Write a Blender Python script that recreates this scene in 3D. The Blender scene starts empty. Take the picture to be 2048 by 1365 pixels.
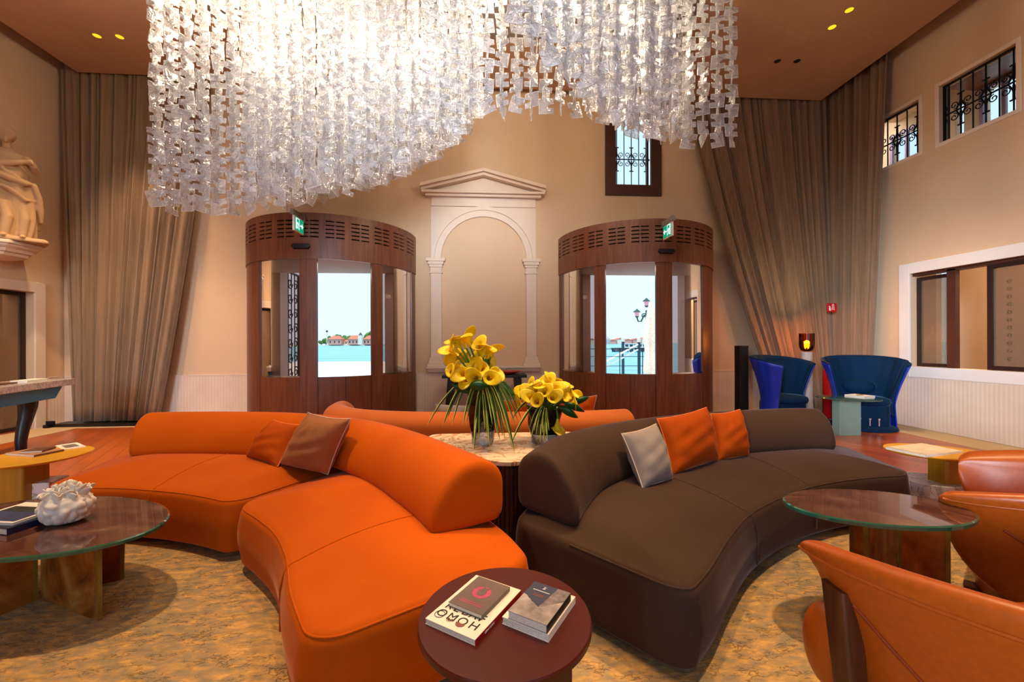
import bpy, bmesh, math, random
from math import sin, cos, pi, atan, atan2, hypot, radians, sqrt, exp
from mathutils import Vector, Matrix
random.seed(7)
SC = bpy.context.scene
COL = SC.collection
# ---------------------------------------------------------------- camera model
F = 820.0; CX = 1024.0; CY = 687.0; EYE = 1.2; ROLL = -.0036; PHI = atan(.067)
def ray(px, py):
    a = px-CX; b = -(py-CY)
    x = (a-b*ROLL)/F; z = (b+a*ROLL)/F
    return x*cos(PHI)+sin(PHI), -x*sin(PHI)+cos(PHI), z
def G(px, py, z):
    u, v, w = ray(px, py); t = (z-EYE)/w; return Vector((u*t, v*t, z))
def Vp(px, py, vv):
    u, v, w = ray(px, py); t = vv/v; return Vector((u*t, vv, EYE+w*t))
def D(px, py, d):
    u, v, w = ray(px, py); return Vector((u*d, v*d, EYE+w*d))
cd = bpy.data.cameras.new('camera'); cam = bpy.data.objects.new('camera', cd); COL.objects.link(cam)
cd.sensor_width = 36; cd.lens = F/2048*36; cd.shift_y = 4.5/2048; cd.clip_start = .02; cd.clip_end = 4000
Rv = Vector((cos(PHI), -sin(PHI), 0)); Fv = Vector((sin(PHI), cos(PHI), 0)); Zv = Vector((0, 0, 1)); rr = -ROLL
cxv = Rv*cos(rr)-Zv*sin(rr); cyv = Rv*sin(rr)+Zv*cos(rr); czv = -Fv
m = Matrix((cxv, cyv, czv)).transposed().to_4x4(); m.translation = (0, 0, EYE)
cam.matrix_world = m
SC.camera = cam
# ---------------------------------------------------------------- materials
def lin(h):
    h = h.lstrip('#'); c = [int(h[i:i+2], 16)/255 for i in (0, 2, 4)]
    return tuple(x/12.92 if x <= .04045 else ((x+.055)/1.055)**2.4 for x in c)+(1,)
class NT:
    def __init__(s, name):
        s.m = bpy.data.materials.new(name); s.m.use_nodes = True; s.t = s.m.node_tree; s.t.nodes.clear()
        s.out = s.n('ShaderNodeOutputMaterial')
    def n(s, typ, inp=None, **kw):
        nd = s.t.nodes.new(typ)
        for k, v in kw.items(): setattr(nd, k, v)
        for k, v in (inp or {}).items():
            sk = nd.inputs[k]
            if isinstance(v, bpy.types.NodeSocket): s.t.links.new(v, sk)
            else: sk.default_value = v
        return nd
    def coord(s, kind='Object', scale=(1, 1, 1), rot=(0, 0, 0)):
        tc = s.n('ShaderNodeTexCoord')
        return s.n('ShaderNodeMapping', {'Vector': tc.outputs[kind], 'Scale': scale, 'Rotation': rot}).outputs[0]
    def noise(s, vec, scale, detail=3, rough=.5, dist=0):
        return s.n('ShaderNodeTexNoise', {'Vector': vec, 'Scale': scale, 'Detail': detail, 'Roughness': rough, 'Distortion': dist})
    def ramp(s, fac, stops, interp='LINEAR'):
        r = s.n('ShaderNodeValToRGB', {'Fac': fac}); cr = r.color_ramp; cr.interpolation = interp
        while len(cr.elements) < len(stops): cr.elements.new(.5)
        for e, (p, c) in zip(cr.elements, stops): e.position = p; e.color = c if not isinstance(c, str) else lin(c)
        return r.outputs[0]
    def mix(s, fac, a, b):
        nd = s.n('ShaderNodeMix', data_type='RGBA')
        for k, v in ((0, fac), (6, a), (7, b)):
            if isinstance(v, bpy.types.NodeSocket): s.t.links.new(v, nd.inputs[k])
            else: nd.inputs[k].default_value = v if not isinstance(v, str) else lin(v)
        return nd.outputs[2]
    def math(s, op, a, b=0):
        nd = s.n('ShaderNodeMath', operation=op)
        for i, v in enumerate((a, b)):
            if isinstance(v, bpy.types.NodeSocket): s.t.links.new(v, nd.inputs[i])
            else: nd.inputs[i].default_value = v
        return nd.outputs[0]
    def bump(s, h, strength=.3, dist=.01):
        return s.n('ShaderNodeBump', {'Height': h, 'Strength': strength, 'Distance': dist}).outputs[0]
    def pbr(s, **kw):
        p = s.n('ShaderNodeBsdfPrincipled')
        for k, v in kw.items():
            k = {'color': 'Base Color', 'rough': 'Roughness', 'metal': 'Metallic', 'spec': 'Specular IOR Level', 'normal': 'Normal', 'sheen': 'Sheen Weight', 'sheenr': 'Sheen Roughness', 'sheent': 'Sheen Tint', 'trans': 'Transmission Weight', 'alpha': 'Alpha', 'coat': 'Coat Weight', 'coatr': 'Coat Roughness', 'emc': 'Emission Color', 'ems': 'Emission Strength', 'sss': 'Subsurface Weight', 'ior': 'IOR'}.get(k, k)
            if isinstance(v, str): v = lin(v)
            if isinstance(v, bpy.types.NodeSocket): s.t.links.new(v, p.inputs[k])
            else: p.inputs[k].default_value = v
        return p.outputs[0]
    def done(s, sh):
        s.t.links.new(sh, s.out.inputs[0]); return s.m
def plain(name, c, rough=.5, metal=0, nscale=0, namt=.08, bump=0, **kw):
    t = NT(name); v = t.coord()
    ns = t.noise(v, nscale or 20, 3)
    c0 = lin(c); d = tuple(x*(1-namt*2) for x in c0[:3])+(1,); e = tuple(min(1, x*(1+namt)) for x in c0[:3])+(1,)
    col = t.ramp(ns.outputs[0], [(.3, d), (.7, e)])
    if bump: kw['normal'] = t.bump(ns.outputs[0], bump, .004)
    return t.done(t.pbr(color=col, rough=rough, metal=metal, **kw))
def emit(name, c, s):
    t = NT(name); e = t.n('ShaderNodeEmission', {'Color': lin(c), 'Strength': s}); return t.done(e.outputs[0])
def velvet(name, c, c2, sheen=.6, tint='#FFFFFF'):
    t = NT(name); v = t.coord(); n1 = t.noise(v, 3.0, 2); n2 = t.noise(v, 900, 2); n3 = t.noise(t.coord(scale=(1, 1, .5)), 26, 3)
    col = t.mix(n1.outputs[0], c, c2)
    h = t.math('ADD', t.math('MULTIPLY', n3.outputs[0], .7), t.math('MULTIPLY', n2.outputs[0], .12))
    return t.done(t.pbr(color=col, rough=.8, spec=.12, sheen=sheen, sheenr=.25, sheent=lin(tint), normal=t.bump(h, .12, .01)))
def wood(name, c, c2, rough=.35, scale=1.0, axis='z', coat=0):
    t = NT(name); sc = {'z': (18, 18, 1.2), 'x': (1.2, 18, 18), 'y': (18, 1.2, 18)}[axis]
    v = t.coord(scale=tuple(q*scale for q in sc)); n = t.noise(v, 1.6, 5, .6, .6)
    col = t.ramp(n.outputs[0], [(.3, c2), (.65, c)])
    return t.done(t.pbr(color=col, rough=rough, normal=t.bump(n.outputs[0], .05, .003), coat=coat))
def marble(name, base, vein, scale=3, rough=.15):
    t = NT(name); v = t.coord(); n = t.noise(v, scale, 6, .6, 2.2)
    a = t.math('ABSOLUTE', t.math('SUBTRACT', n.outputs[0], .5))
    col = t.ramp(a, [(0, vein), (.045, base), (.3, base)])
    return t.done(t.pbr(color=col, rough=rough))
def glassy(name, tint, transp, rough=.02, bump=0, diff=None, diffamt=0, glossamt=None):
    "tinted see-through sheet: transparent + fresnel gloss (+ body colour)"
    t = NT(name); v = t.coord(); nrm = None
    kw = {}
    if bump: kw['Normal'] = t.bump(t.noise(v, bump, 3).outputs[0], .35, .02)
    tr = t.n('ShaderNodeBsdfTransparent', {'Color': lin(tint)}).outputs[0]
    if diff:
        df = diff(t) if callable(diff) else lin(diff)
        body = t.n('ShaderNodeBsdfDiffuse', {'Color': df}).outputs[0]
        tr = t.n('ShaderNodeMixShader', {0: diffamt, 1: tr, 2: body}).outputs[0]
    gl = t.n('ShaderNodeBsdfGlossy', dict({'Roughness': rough, 'Color': (1, 1, 1, 1)}, **kw)).outputs[0]
    fr = t.n('ShaderNodeFresnel', {'IOR': 1.3}).outputs[0] if glossamt is None else t.math('MAXIMUM', t.n('ShaderNodeFresnel', {'IOR': 1.5}).outputs[0], glossamt)
    return t.done(t.n('ShaderNodeMixShader', {0: fr, 1: tr, 2: gl}).outputs[0])
M = {}
def plaster(name, c, c2):
    t = NT(name); v = t.coord(); n = t.noise(v, .7, 5, .6, .8); n2 = t.noise(v, 60, 3)
    return t.done(t.pbr(color=t.ramp(n.outputs[0], [(.3, c2), (.7, c)]), rough=.8, spec=.2, normal=t.bump(n2.outputs[0], .06, .004)))
M['wall'] = plaster('wall_plaster', '#DABB99', '#CFAF8D')
M['ceil'] = plaster('ceiling_plaster', '#BE9A7C', '#B08B6D')
M['stone'] = plaster('carved_stone', '#E8D6C2', '#DCC6B0')
M['white_stone'] = plaster('white_stone', '#E9E2DC', '#DCD2C8')
def dado():
    t = NT('ribbed_tile'); tc = t.coord(); sp = t.n('ShaderNodeSeparateXYZ', {0: tc})
    s = t.math('ADD', sp.outputs[0], sp.outputs[1])
    w = t.math('SINE', t.math('MULTIPLY', s, 2*pi/.045))
    n = t.noise(tc, 3, 4)
    col = t.mix(t.math('MULTIPLY', t.math('GREATER_THAN', w, .6), .16), t.ramp(n.outputs[0], [(.3, '#D8C0AA'), (.7, '#E2CCB8')]), '#B39A84')
    return t.done(t.pbr(color=col, rough=.55, normal=t.bump(w, .15, .004)))
M['dado'] = dado()
def floorwood():
    t = NT('floor_boards'); v = t.coord(rot=(0, 0, radians(62)))
    b = t.n('ShaderNodeTexBrick', {'Vector': v, 'Color1': lin('#C4601E'), 'Color2': lin('#9A4014'), 'Mortar': lin('#4A1D0A'), 'Scale': 1.0, 'Mortar Size': .004, 'Brick Width': 1.3, 'Row Height': .13})
    n = t.noise(t.coord(rot=(0, 0, radians(62)), scale=(1.5, 14, 1)), 2.0, 5, .6, .8)
    col = t.mix(t.math('MULTIPLY', n.outputs[0], .55), b.outputs[0], '#D06A20')
    return t.done(t.pbr(color=col, rough=.28, spec=.5, normal=t.bump(n.outputs[0], .04, .003)))
M['floor'] = floorwood()
M['border'] = plaster('floor_stone', '#D8BC92', '#C9AC82')
def rugmat():
    t = NT('rug_pile'); v = t.coord(rot=(0, 0, .12), scale=(1, 2.2, 1))
    n = t.noise(v, 15, 5, .62, .3); n2 = t.noise(t.coord(), 1.6, 3); n3 = t.noise(v, 17, 4, .62, .5); n5 = t.noise(v, 8, 2)
    n4 = t.noise(t.coord(), 300, 2)
    f = t.math('ADD', t.math('MULTIPLY', n.outputs[0], .65), t.math('MULTIPLY', n2.outputs[0], .4))
    col = t.ramp(f, [(.38, '#97866F'), (.48, '#A8926F'), (.55, '#C29C66'), (.63, '#DEB06C')])
    line = t.ramp(t.math('ABSOLUTE', t.math('SUBTRACT', n3.outputs[0], .5)), [(.0, (0, 0, 0, 1)), (.022, (1, 1, 1, 1))])
    brk = t.ramp(n5.outputs[0], [(.46, (1, 1, 1, 1)), (.54, (0, 0, 0, 1))])
    gap = t.math('MAXIMUM', line, brk)
    col = t.mix(t.math('MULTIPLY', t.math('SUBTRACT', 1.0, gap), .5), col, '#5A4A3A')
    h = t.math('ADD', t.math('MULTIPLY', gap, .5), t.math('ADD', t.math('MULTIPLY', n.outputs[0], 1.0), t.math('MULTIPLY', n4.outputs[0], .2)))
    return t.done(t.pbr(color=col, rough=.95, spec=.1, normal=t.bump(h, .7, .015)))
M['rug'] = rugmat()
M['orange'] = velvet('orange_velvet', '#C25A03', '#AE4A02', .25, '#FFD8C0')
M['orange2'] = velvet('rust_velvet', '#B44C06', '#9C3E03', .22, '#FFC9A0')
M['brown'] = velvet('brown_velvet', '#48352A', '#3B2A21', .22, '#E8D8E0')
M['tan'] = velvet('tan_velvet', '#A86E46', '#945E3C', .2)
M['rear'] = velvet('apricot_velvet', '#B8622C', '#A65624', .3)
M['greyv'] = velvet('grey_velvet', '#9A8F8A', '#867B76', .2)
M['piping_o'] = plain('orange_piping', '#E8823A', .7)
M['piping_w'] = plain('pale_piping', '#D8C0B0', .7)
M['dark'] = plain('black_plinth', '#120E0C', .6)
M['walnut'] = wood('walnut', '#7E4A30', '#5E3321', .38)
M['walnut_d'] = wood('dark_walnut', '#3A2014', '#24130C', .4)
M['slot'] = plain('dark_slot', '#100A0A', .7)
M['black'] = plain('black_metal', '#0D0B0D', .4)
M['iron'] = plain('wrought_iron', '#0E1418', .5, .4)
M['darkframe'] = plain('dark_frame', '#2A1712', .45)
M['brownframe'] = plain('brown_frame', '#4A261A', .5)
M['chrome'] = plain('chrome', '#E5E2DE', .15, 1)
M['clear'] = glassy('clear_glass', '#F4F8F8', 0, .01)
M['smoke'] = glassy('smoked_glass', '#DCCBC4', 0, .02, 0, '#8C6A5E', .06)
M['bubble'] = glassy('studded_glass', '#D9CDBF', 0, .08, 30, '#A08A74', .35)
M['burgundy'] = plain('burgundy_lacquer', '#4E1811', .3, 0, 5, .04, spec=.35)
M['burgundy_d'] = plain('burgundy_edge', '#4A2114', .35)
def swirl(c1, c2, c3):
    def f(t):
        v = t.coord(); n = t.noise(v, 2.2, 4, .55, 3.0)
        return t.ramp(n.outputs[0], [(.3, c1), (.5, c2), (.68, c3)])
    return f
M['bronze_top'] = glassy('bronze_glass', '#A0705C', 0, .02, 0, swirl('#4A2A22', '#6A4236', '#8A6252'), .72, .14)
M['amber_leg'] = glassy('amber_glass', '#C07840', 0, .04, 0, swirl('#8A4414', '#C0702A', '#E0A050'), .6, .05)
M['green_edge'] = plain('green_glass_edge', '#1E5A44', .08, 0, coat=1)
M['gold_edge'] = plain('amber_glass_edge', '#8A6A28', .15, coat=.6)
M['ceramic'] = plain('white_ceramic', '#EDE6DC', .45, 0, 30, .02, sss=.05)
M['yellow'] = plain('yellow_lacquer', '#E0A21C', .4, 0, 8, .04)
M['yellow_d'] = wood('mustard_wood', '#B07C14', '#9C6C10', .5)
M['marble_w'] = marble('white_marble', '#DCD2CA', '#A08E80', 3)
M['marble_t'] = marble('veined_marble', '#E2CDB2', '#A86E38', 4, .12)
M['paper'] = plain('paper', '#EEE6DA', .8, 0, 40, .03)
M['pages'] = plain('page_block', '#E4D8C6', .85, 0, 200, .08)
M['leather'] = plain('cognac_leather', '#AA4E0C', .38, 0, 60, .06, .08)
M['leather_d'] = plain('cognac_leather_back', '#8A3408', .36, 0, 60, .06, .06)
M['legwood'] = wood('brown_wood', '#5A2E18', '#3E1E10', .38)
M['navy'] = velvet('navy_velvet', '#052C50', '#041F38', .2, '#8FB8E0')
M['blue'] = plain('blue_felt', '#0830A8', .45, 0, 12, .08)
M['teal'] = plain('blue_lacquer', '#0E5E88', .4)
M['marble_g'] = marble('grey_marble', '#BDB6B6', '#8A8284', 6, .2)
M['yel_petal'] = plain('yellow_spathe', '#FFD60C', .5, 0, 30, .06, sss=.15)
M['spadix'] = plain('spadix', '#D88A08', .7)
M['stem'] = plain('green_stem', '#5C8A20', .5)
M['leaf'] = plain('dark_leaf', '#0F4A16', .35, 0, 10, .15)
def blade():
    t = NT('striped_blade'); tc = t.n('ShaderNodeUVMap'); sp = t.n('ShaderNodeSeparateXYZ', {0: tc.outputs[0]})
    col = t.ramp(sp.outputs[0], [(0, '#1B4A12'), (.62, '#2E6A1A'), (.72, '#C9C850'), (1, '#D8D468')], 'CONSTANT')
    return t.done(t.pbr(color=col, rough=.4))
M['blade'] = blade()
M['vase_d'] = glassy('dark_vase_glass', '#3A3444', 0, .02, 14, '#0A0810', .75, .05)
M['vase_c'] = glassy('clear_vase_base', '#C8E0F4', 0, .02, 24, '#5A8AB0', .15, .4)
M['red'] = plain('red_enamel', '#B8121A', .3)
M['sign_red'] = plain('sign_red', '#C8141C', .5)
M['white'] = plain('white_print', '#F2F2EE', .6)
M['ink'] = plain('black_ink', '#1A1410', .6)
M['green_lit'] = emit('lit_green_sign', '#12A878', .9)
M['white_lit'] = emit('lit_white_sign', '#E8FFF6', 1.3)
M['bulb'] = emit('downlight_bulb', '#FFC020', 1.6)
M['grey'] = plain('grey_metal', '#8A8280', .4, .3)
def amberlamp():
    t = NT('amber_lamp_glass')
    tr = t.n('ShaderNodeBsdfTransparent', {'Color': lin('#E2B468')}).outputs[0]
    gl = t.n('ShaderNodeBsdfGlossy', {'Roughness': .03}).outputs[0]
    fr = t.n('ShaderNodeFresnel', {'IOR': 1.5}).outputs[0]
    return t.done(t.n('ShaderNodeMixShader', {0: fr, 1: tr, 2: gl}).outputs[0])
M['amber'] = amberlamp()
M['ribwhite'] = plain('pale_ceramic_column', '#CFB8A8', .6)
def curtainmat():
    t = NT('taupe_curtain'); v = t.coord(scale=(1, 1, .02)); n = t.noise(v, 40, 3); n2 = t.noise(t.coord(), 300, 2)
    return t.done(t.pbr(color=t.ramp(n.outputs[0], [(.3, '#7D654E'), (.7, '#90755B')]), rough=.85, spec=.15, sheen=.25, normal=t.bump(n2.outputs[0], .1, .003)))
M['curtain'] = curtainmat()
def linkglass(name, body0, white):
    t = NT(name); v = t.coord(); n = t.noise(v, 22, 3, .6, .8)
    b = t.bump(n.outputs[0], 1.0, .03)
    tr = t.n('ShaderNodeBsdfTransparent', {'Color': (.98, .985, 1, 1)}).outputs[0]
    tl = t.n('ShaderNodeBsdfTranslucent', {'Color': (.97, .97, 1, 1), 'Normal': b}).outputs[0]
    df = t.n('ShaderNodeBsdfDiffuse', {'Color': (.95, .96, 1, 1), 'Normal': b}).outputs[0]
    gl = t.n('ShaderNodeBsdfGlossy', {'Roughness': .12, 'Normal': b}).outputs[0]
    body = t.n('ShaderNodeMixShader', {0: .42, 1: tl, 2: df}).outputs[0]
    lw = t.n('ShaderNodeLayerWeight', {'Blend': .3}).outputs[1]
    a = t.n('ShaderNodeMixShader', {0: t.math('ADD', t.math('MULTIPLY', lw, .4), body0), 1: tr, 2: body}).outputs[0]
    fr = t.n('ShaderNodeLayerWeight', {'Blend': .3, 'Normal': b}).outputs[0]
    g = t.math('ADD', t.math('MULTIPLY', fr, .5), white)
    return t.done(t.n('ShaderNodeMixShader', {0: g, 1: a, 2: gl}).outputs[0])
M['link'] = linkglass('hand_cast_glass', .27, .06)
M['link_edge'] = linkglass('glass_rim', .6, .05)
M['bulb_warm'] = emit('warm_bulb', '#FFD9A0', 14)
# ---------------------------------------------------------------- mesh building
PM = {}
class MB:
    def __init__(s): s.v = []; s.f = []; s.mi = []; s.uv = None
    def raw(s, vs, fs, mi=0):
        o = len(s.v); s.v += [tuple(v) for v in vs]; s.f += [tuple(i+o for i in f) for f in fs]; s.mi += [mi]*len(fs); return s
    def box(s, c, d, rz=0, mi=0, mat=None):
        x, y, z = (q/2 for q in d); vs = [Vector((a*x, b*y, e*z)) for e in (-1, 1) for a, b in ((-1, -1), (1, -1), (1, 1), (-1, 1))]
        R = Matrix.Rotation(rz, 3, 'Z') if mat is None else mat
        vs = [R@v+Vector(c) for v in vs]
        return s.raw(vs, [(3, 2, 1, 0), (4, 5, 6, 7), (0, 1, 5, 4), (1, 2, 6, 5), (2, 3, 7, 6), (3, 0, 4, 7)], mi)
    def bb(s, x0, x1, y0, y1, z0, z1, mi=0):
        return s.box(((x0+x1)/2, (y0+y1)/2, (z0+z1)/2), (abs(x1-x0), abs(y1-y0), abs(z1-z0)), 0, mi)
    def prism(s, pts, z0, z1, mi=0, T=None):
        n = len(pts); a = sum(pts[i][0]*pts[(i+1) % n][1]-pts[(i+1) % n][0]*pts[i][1] for i in range(n))
        if a < 0: pts = pts[::-1]
        vs = [Vector((p[0], p[1], z)) for z in (z0, z1) for p in pts]
        if T is not None: vs = [T@v for v in vs]
        return s.raw(vs, [tuple(range(n))[::-1], tuple(range(n, 2*n))]+[(i, (i+1) % n, n+(i+1) % n, n+i) for i in range(n)], mi)
    def rings(s, rings, cap0=True, cap1=True, mi=0, close=True):
        n = len(rings[0]); o = []; fs = []
        for r in rings: o += list(r)
        for k in range(len(rings)-1):
            for i in range(n if close else n-1):
                j = (i+1) % n; fs.append((k*n+i, k*n+j, (k+1)*n+j, (k+1)*n+i))
        if cap0: fs.append(tuple(range(n))[::-1])
        if cap1: fs.append(tuple((len(rings)-1)*n+i for i in range(n)))
        return s.raw(o, fs, mi)
    def rev(s, prof, n=32, c=(0, 0, 0), mi=0, cap=True, a0=0, a1=2*pi):
        full = abs(a1-a0-2*pi) < 1e-6
        R = []
        for r, z in prof:
            m_ = n if full else n+1
            R.append([(c[0]+max(r, 1e-4)*cos(a0+(a1-a0)*i/n), c[1]+max(r, 1e-4)*sin(a0+(a1-a0)*i/n), c[2]+z) for i in range(m_)])
        return s.rings(R, cap and full, cap and full, mi, full)
    def tube(s, pts, r, n=8, mi=0, cap=True):
        pts = [Vector(p) for p in pts]; R = []; up = None
        for i, p in enumerate(pts):
            t = (pts[min(i+1, len(pts)-1)]-pts[max(i-1, 0)]).normalized()
            if up is None:
                up = Vector((0, 0, 1)) if abs(t.z) < .9 else Vector((1, 0, 0))
            a = t.cross(up)
            if a.length < 1e-5: a = t.cross(Vector((1, .3, .2)))
            a.normalize(); b = a.cross(t); up = b
            q = r[i] if isinstance(r, (list, tuple)) else r
            R.append([p+a*(q*cos(2*pi*k/n))+b*(q*sin(2*pi*k/n)) for k in range(n)])
        return s.rings(R, cap, cap, mi)
    def grid(s, fn, nu, nv, mi=0, cu=False):
        vs = [fn(i/nu, j/nv) for j in range(nv+1) for i in range(nu if cu else nu+1)]; w = nu if cu else nu+1
        fs = [(j*w+i, j*w+(i+1) % w, (j+1)*w+(i+1) % w, (j+1)*w+i) for j in range(nv) for i in range(nu)]
        return s.raw(vs, fs, mi)
    def ball(s, c, r, n=14, mi=0, sc=(1, 1, 1)):
        return s.rings([[(c[0]+sc[0]*r*sin(pi*max(j, .03)/n if j < n else pi*.997)*cos(2*pi*i/n), c[1]+sc[1]*r*sin(pi*max(j, .03)/n if j < n else pi*.997)*sin(2*pi*i/n), c[2]-sc[2]*r*cos(pi*j/n)) for i in range(n)] for j in range(n+1)], True, True, mi)
    def xf(s, T, start=0):
        for i in range(start, len(s.v)): s.v[i] = tuple(T@Vector(s.v[i]))
        return s
    def build(s, name, mats, parent=None, world=False, smooth=40, bevel=0, sub=0, loc=None, label=None, solid=0):
        me = bpy.data.meshes.new(name); vs = s.v
        if parent is not None and world:
            inv = PM[parent.name].inverted(); vs = [tuple(inv@Vector(v)) for v in vs]
        if loc is not None: L = Vector(loc); vs = [tuple(Vector(v)-L) for v in vs]
        me.from_pydata([tuple(v) for v in vs], [], s.f)
        if not isinstance(mats, (list, tuple)): mats = [mats]
        for q in mats: me.materials.append(q if not isinstance(q, str) else M[q])
        me.polygons.foreach_set('material_index', s.mi)
        if smooth:
            me.polygons.foreach_set('use_smooth', [True]*len(me.polygons)); me.set_sharp_from_angle(angle=radians(smooth))
        me.update()
        o = bpy.data.objects.new(name, me); COL.objects.link(o)
        if parent is not None: o.parent = parent
        if loc is not None: o.location = loc
        PM[o.name] = PM[parent.name] if parent is not None else Matrix.Translation(loc or (0, 0, 0))
        if solid: q = o.modifiers.new('thickness', 'SOLIDIFY'); q.thickness = solid; q.offset = 0
        if bevel: q = o.modifiers.new('bevel', 'BEVEL'); q.width = bevel; q.segments = 3; q.limit_method = 'ANGLE'; q.angle_limit = radians(50)
        if sub: q = o.modifiers.new('sub', 'SUBSURF'); q.levels = sub; q.render_levels = sub
        if label: o['label'] = label
        return o
def thing(name, label, cat, loc=(0, 0, 0), rz=0, group=None):
    o = bpy.data.objects.new(name, None); COL.objects.link(o); o.location = loc; o.rotation_euler = (0, 0, rz); o.empty_display_size = .1
    PM[o.name] = Matrix.Translation(loc)@Matrix.Rotation(rz, 4, 'Z')
    return tag(o, label, cat, group)
def tag(o, label, cat, group=None, kind=None):
    o['label'] = label; o['category'] = cat
    if group: o['group'] = group
    if kind: o['kind'] = kind
    return o
def struct(o, label=None):
    o['kind'] = 'structure'
    if label: o['label'] = label
    return o
def sempty(name, loc, rz=0, label=None):
    o = bpy.data.objects.new(name, None); COL.objects.link(o); o.location = loc; o.rotation_euler = (0, 0, rz)
    PM[o.name] = Matrix.Translation(loc)@Matrix.Rotation(rz, 4, 'Z'); return struct(o, label)
def copy_tree(o, parent=None):
    c = o.copy(); COL.objects.link(c)
    if parent is not None: c.parent = parent
    for ch in list(o.children): copy_tree(ch, c)
    return c
def crom(P, t):
    P = [Vector(p) for p in P]; n = len(P)-1; x = min(max(t, 0), 1)*n; i = min(int(x), n-1); f = x-i
    p1, p2 = P[i], P[i+1]; p0 = P[i-1] if i > 0 else p1*2-p2; p3 = P[i+2] if i+2 <= n else p2*2-p1
    return .5*((2*p1)+(p2-p0)*f+(2*p0-5*p1+4*p2-p3)*f*f+(3*p1-p0-3*p2+p3)*f**3)
def text_mesh(txt, size, depth=.0006):
    cu = bpy.data.curves.new('t', 'FONT'); cu.body = txt; cu.size = size; cu.extrude = depth/2; cu.align_x = 'CENTER'; cu.align_y = 'CENTER'
    o = bpy.data.objects.new('t', cu); COL.objects.link(o); bpy.context.view_layer.update()
    me = bpy.data.meshes.new_from_object(o.evaluated_get(bpy.context.evaluated_depsgraph_get()))
    vs = [v.co.copy() for v in me.vertices]; fs = [tuple(p.vertices) for p in me.polygons]
    bpy.data.objects.remove(o); bpy.data.curves.remove(cu); bpy.data.meshes.remove(me)
    return vs, fs
# ================================================================ ROOM SHELL
WL, WR, WB, WF, ZC = -6.4, 6.0, 6.7, -4.6, 5.25
def wall_grid(a0, a1, z0, z1, holes, put):
    A = sorted({a0, a1, *[h[0] for h in holes], *[h[1] for h in holes]}); Z = sorted({z0, z1, *[h[2] for h in holes], *[h[3] for h in holes]})
    for i in range(len(A)-1):
        for j in range(len(Z)-1):
            ca, cz = (A[i]+A[i+1])/2, (Z[j]+Z[j+1])/2
            if any(h[0] < ca < h[1] and h[2] < cz < h[3] for h in holes): continue
            put(A[i], A[i+1], Z[j], Z[j+1])
DL, DR = (-3.2, -1.58), (1.75, 3.35)
WIN = (2.1, 2.95, 3.7, 5.1)
b = MB(); wall_grid(WL-.5, WR+.5, 0, 5.6, [(DL[0], DL[1], 0, 2.46), (DR[0], DR[1], 0, 2.46), WIN], lambda a, c, z, w: b.bb(a, c, WB, WB+.2, z, w))
struct(b.build('wall_back', 'wall', smooth=0), 'beige plaster wall holding the two round entrance doors')
UW1, UW2, LW = (5.275, 5.985, 3.82, 4.55), (4.235, 5.02, 3.82, 4.57), (2.9, 5.39, .856, 2.157)
b = MB(); wall_grid(WF, WB, 0, 5.6, [UW1, UW2, LW], lambda a, c, z, w: b.bb(WR, WR+.14, a, c, z, w))
struct(b.build('wall_right', 'wall', smooth=0), 'beige plaster side wall with grilled upper windows')
b = MB(); wall_grid(WF, WB, 0, 5.6, [(4.55, 6.27, 0, 1.95)], lambda a, c, z, w: b.bb(WL-.4, WL, a, c, z, w))
struct(b.build('wall_left', 'wall', smooth=0), 'beige plaster side wall behind the statue')
b = MB(); wall_grid(WL-.4, WR+.4, 0, 5.6, [(-5.2, -2.2, .5, 4.4), (-1.4, 1.6, .5, 4.4), (2.4, 5.2, .5, 4.4)], lambda a, c, z, w: b.bb(a, c, WF-.3, WF, z, w))
struct(b.build('wall_front', 'wall', smooth=0), 'plaster wall with tall windows')
b = MB(); b.bb(WL-.4, WR+.4, WF-.3, WB+.5, -.1, 0); struct(b.build('floor', 'floor', smooth=0), 'glossy orange brown wooden floor boards')
# stone border strips on the floor
for nm, q in (('trim_1', (WL, -5.83, WF, 6.3)), ('trim_2', (5.48, WR, WF, 6.3)), ('trim_3', (WL, WR, 6.3, WB))):
    b = MB(); b.bb(q[0], q[1], q[2], q[3], 0, .006); struct(b.build(nm, 'border', smooth=0), 'pale stone border strip of the floor')
b = MB(); b.bb(WL+.38, WR-.36, WF, WB-.19, ZC, ZC+.12); struct(b.build('ceiling', 'ceil', smooth=0, bevel=.006), 'lowered brown plaster ceiling panel')
b = MB(); b.bb(WL-.4, WR+.4, WF-.3, WB+.5, 5.6, 5.75); struct(b.build('ceiling_upper', 'ceil', smooth=0), 'upper ceiling above the curtain gap')
# dado
def dad(nm, segs):
    b = MB()
    for x0, x1, y0, y1 in segs:
        b.bb(x0, x1, y0, y1, .01, .715); b.bb(min(x0, x1)-(.004 if abs(x1-x0) < .1 else 0), max(x0, x1)+(.004 if abs(x1-x0) < .1 else 0), y0-(.004 if abs(y1-y0) < .1 else 0), y1, .715, .725)
    return struct(b.build(nm, 'dado', smooth=0), 'ribbed pale tile dado')
dad('baseboard_back', [(WL, -3.57, WB-.02, WB-.001), (-1.09, 1.21, WB-.02, WB-.001), (3.69, WR, WB-.02, WB-.001)])
dad('baseboard_right', [(WR-.02, WR-.001, WF, WB-.02)])
dad('baseboard_left', [(WL+.001, WL+.02, 6.45, WB-.02), (WL+.001, WL+.02, WF, 4.36)])
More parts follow.
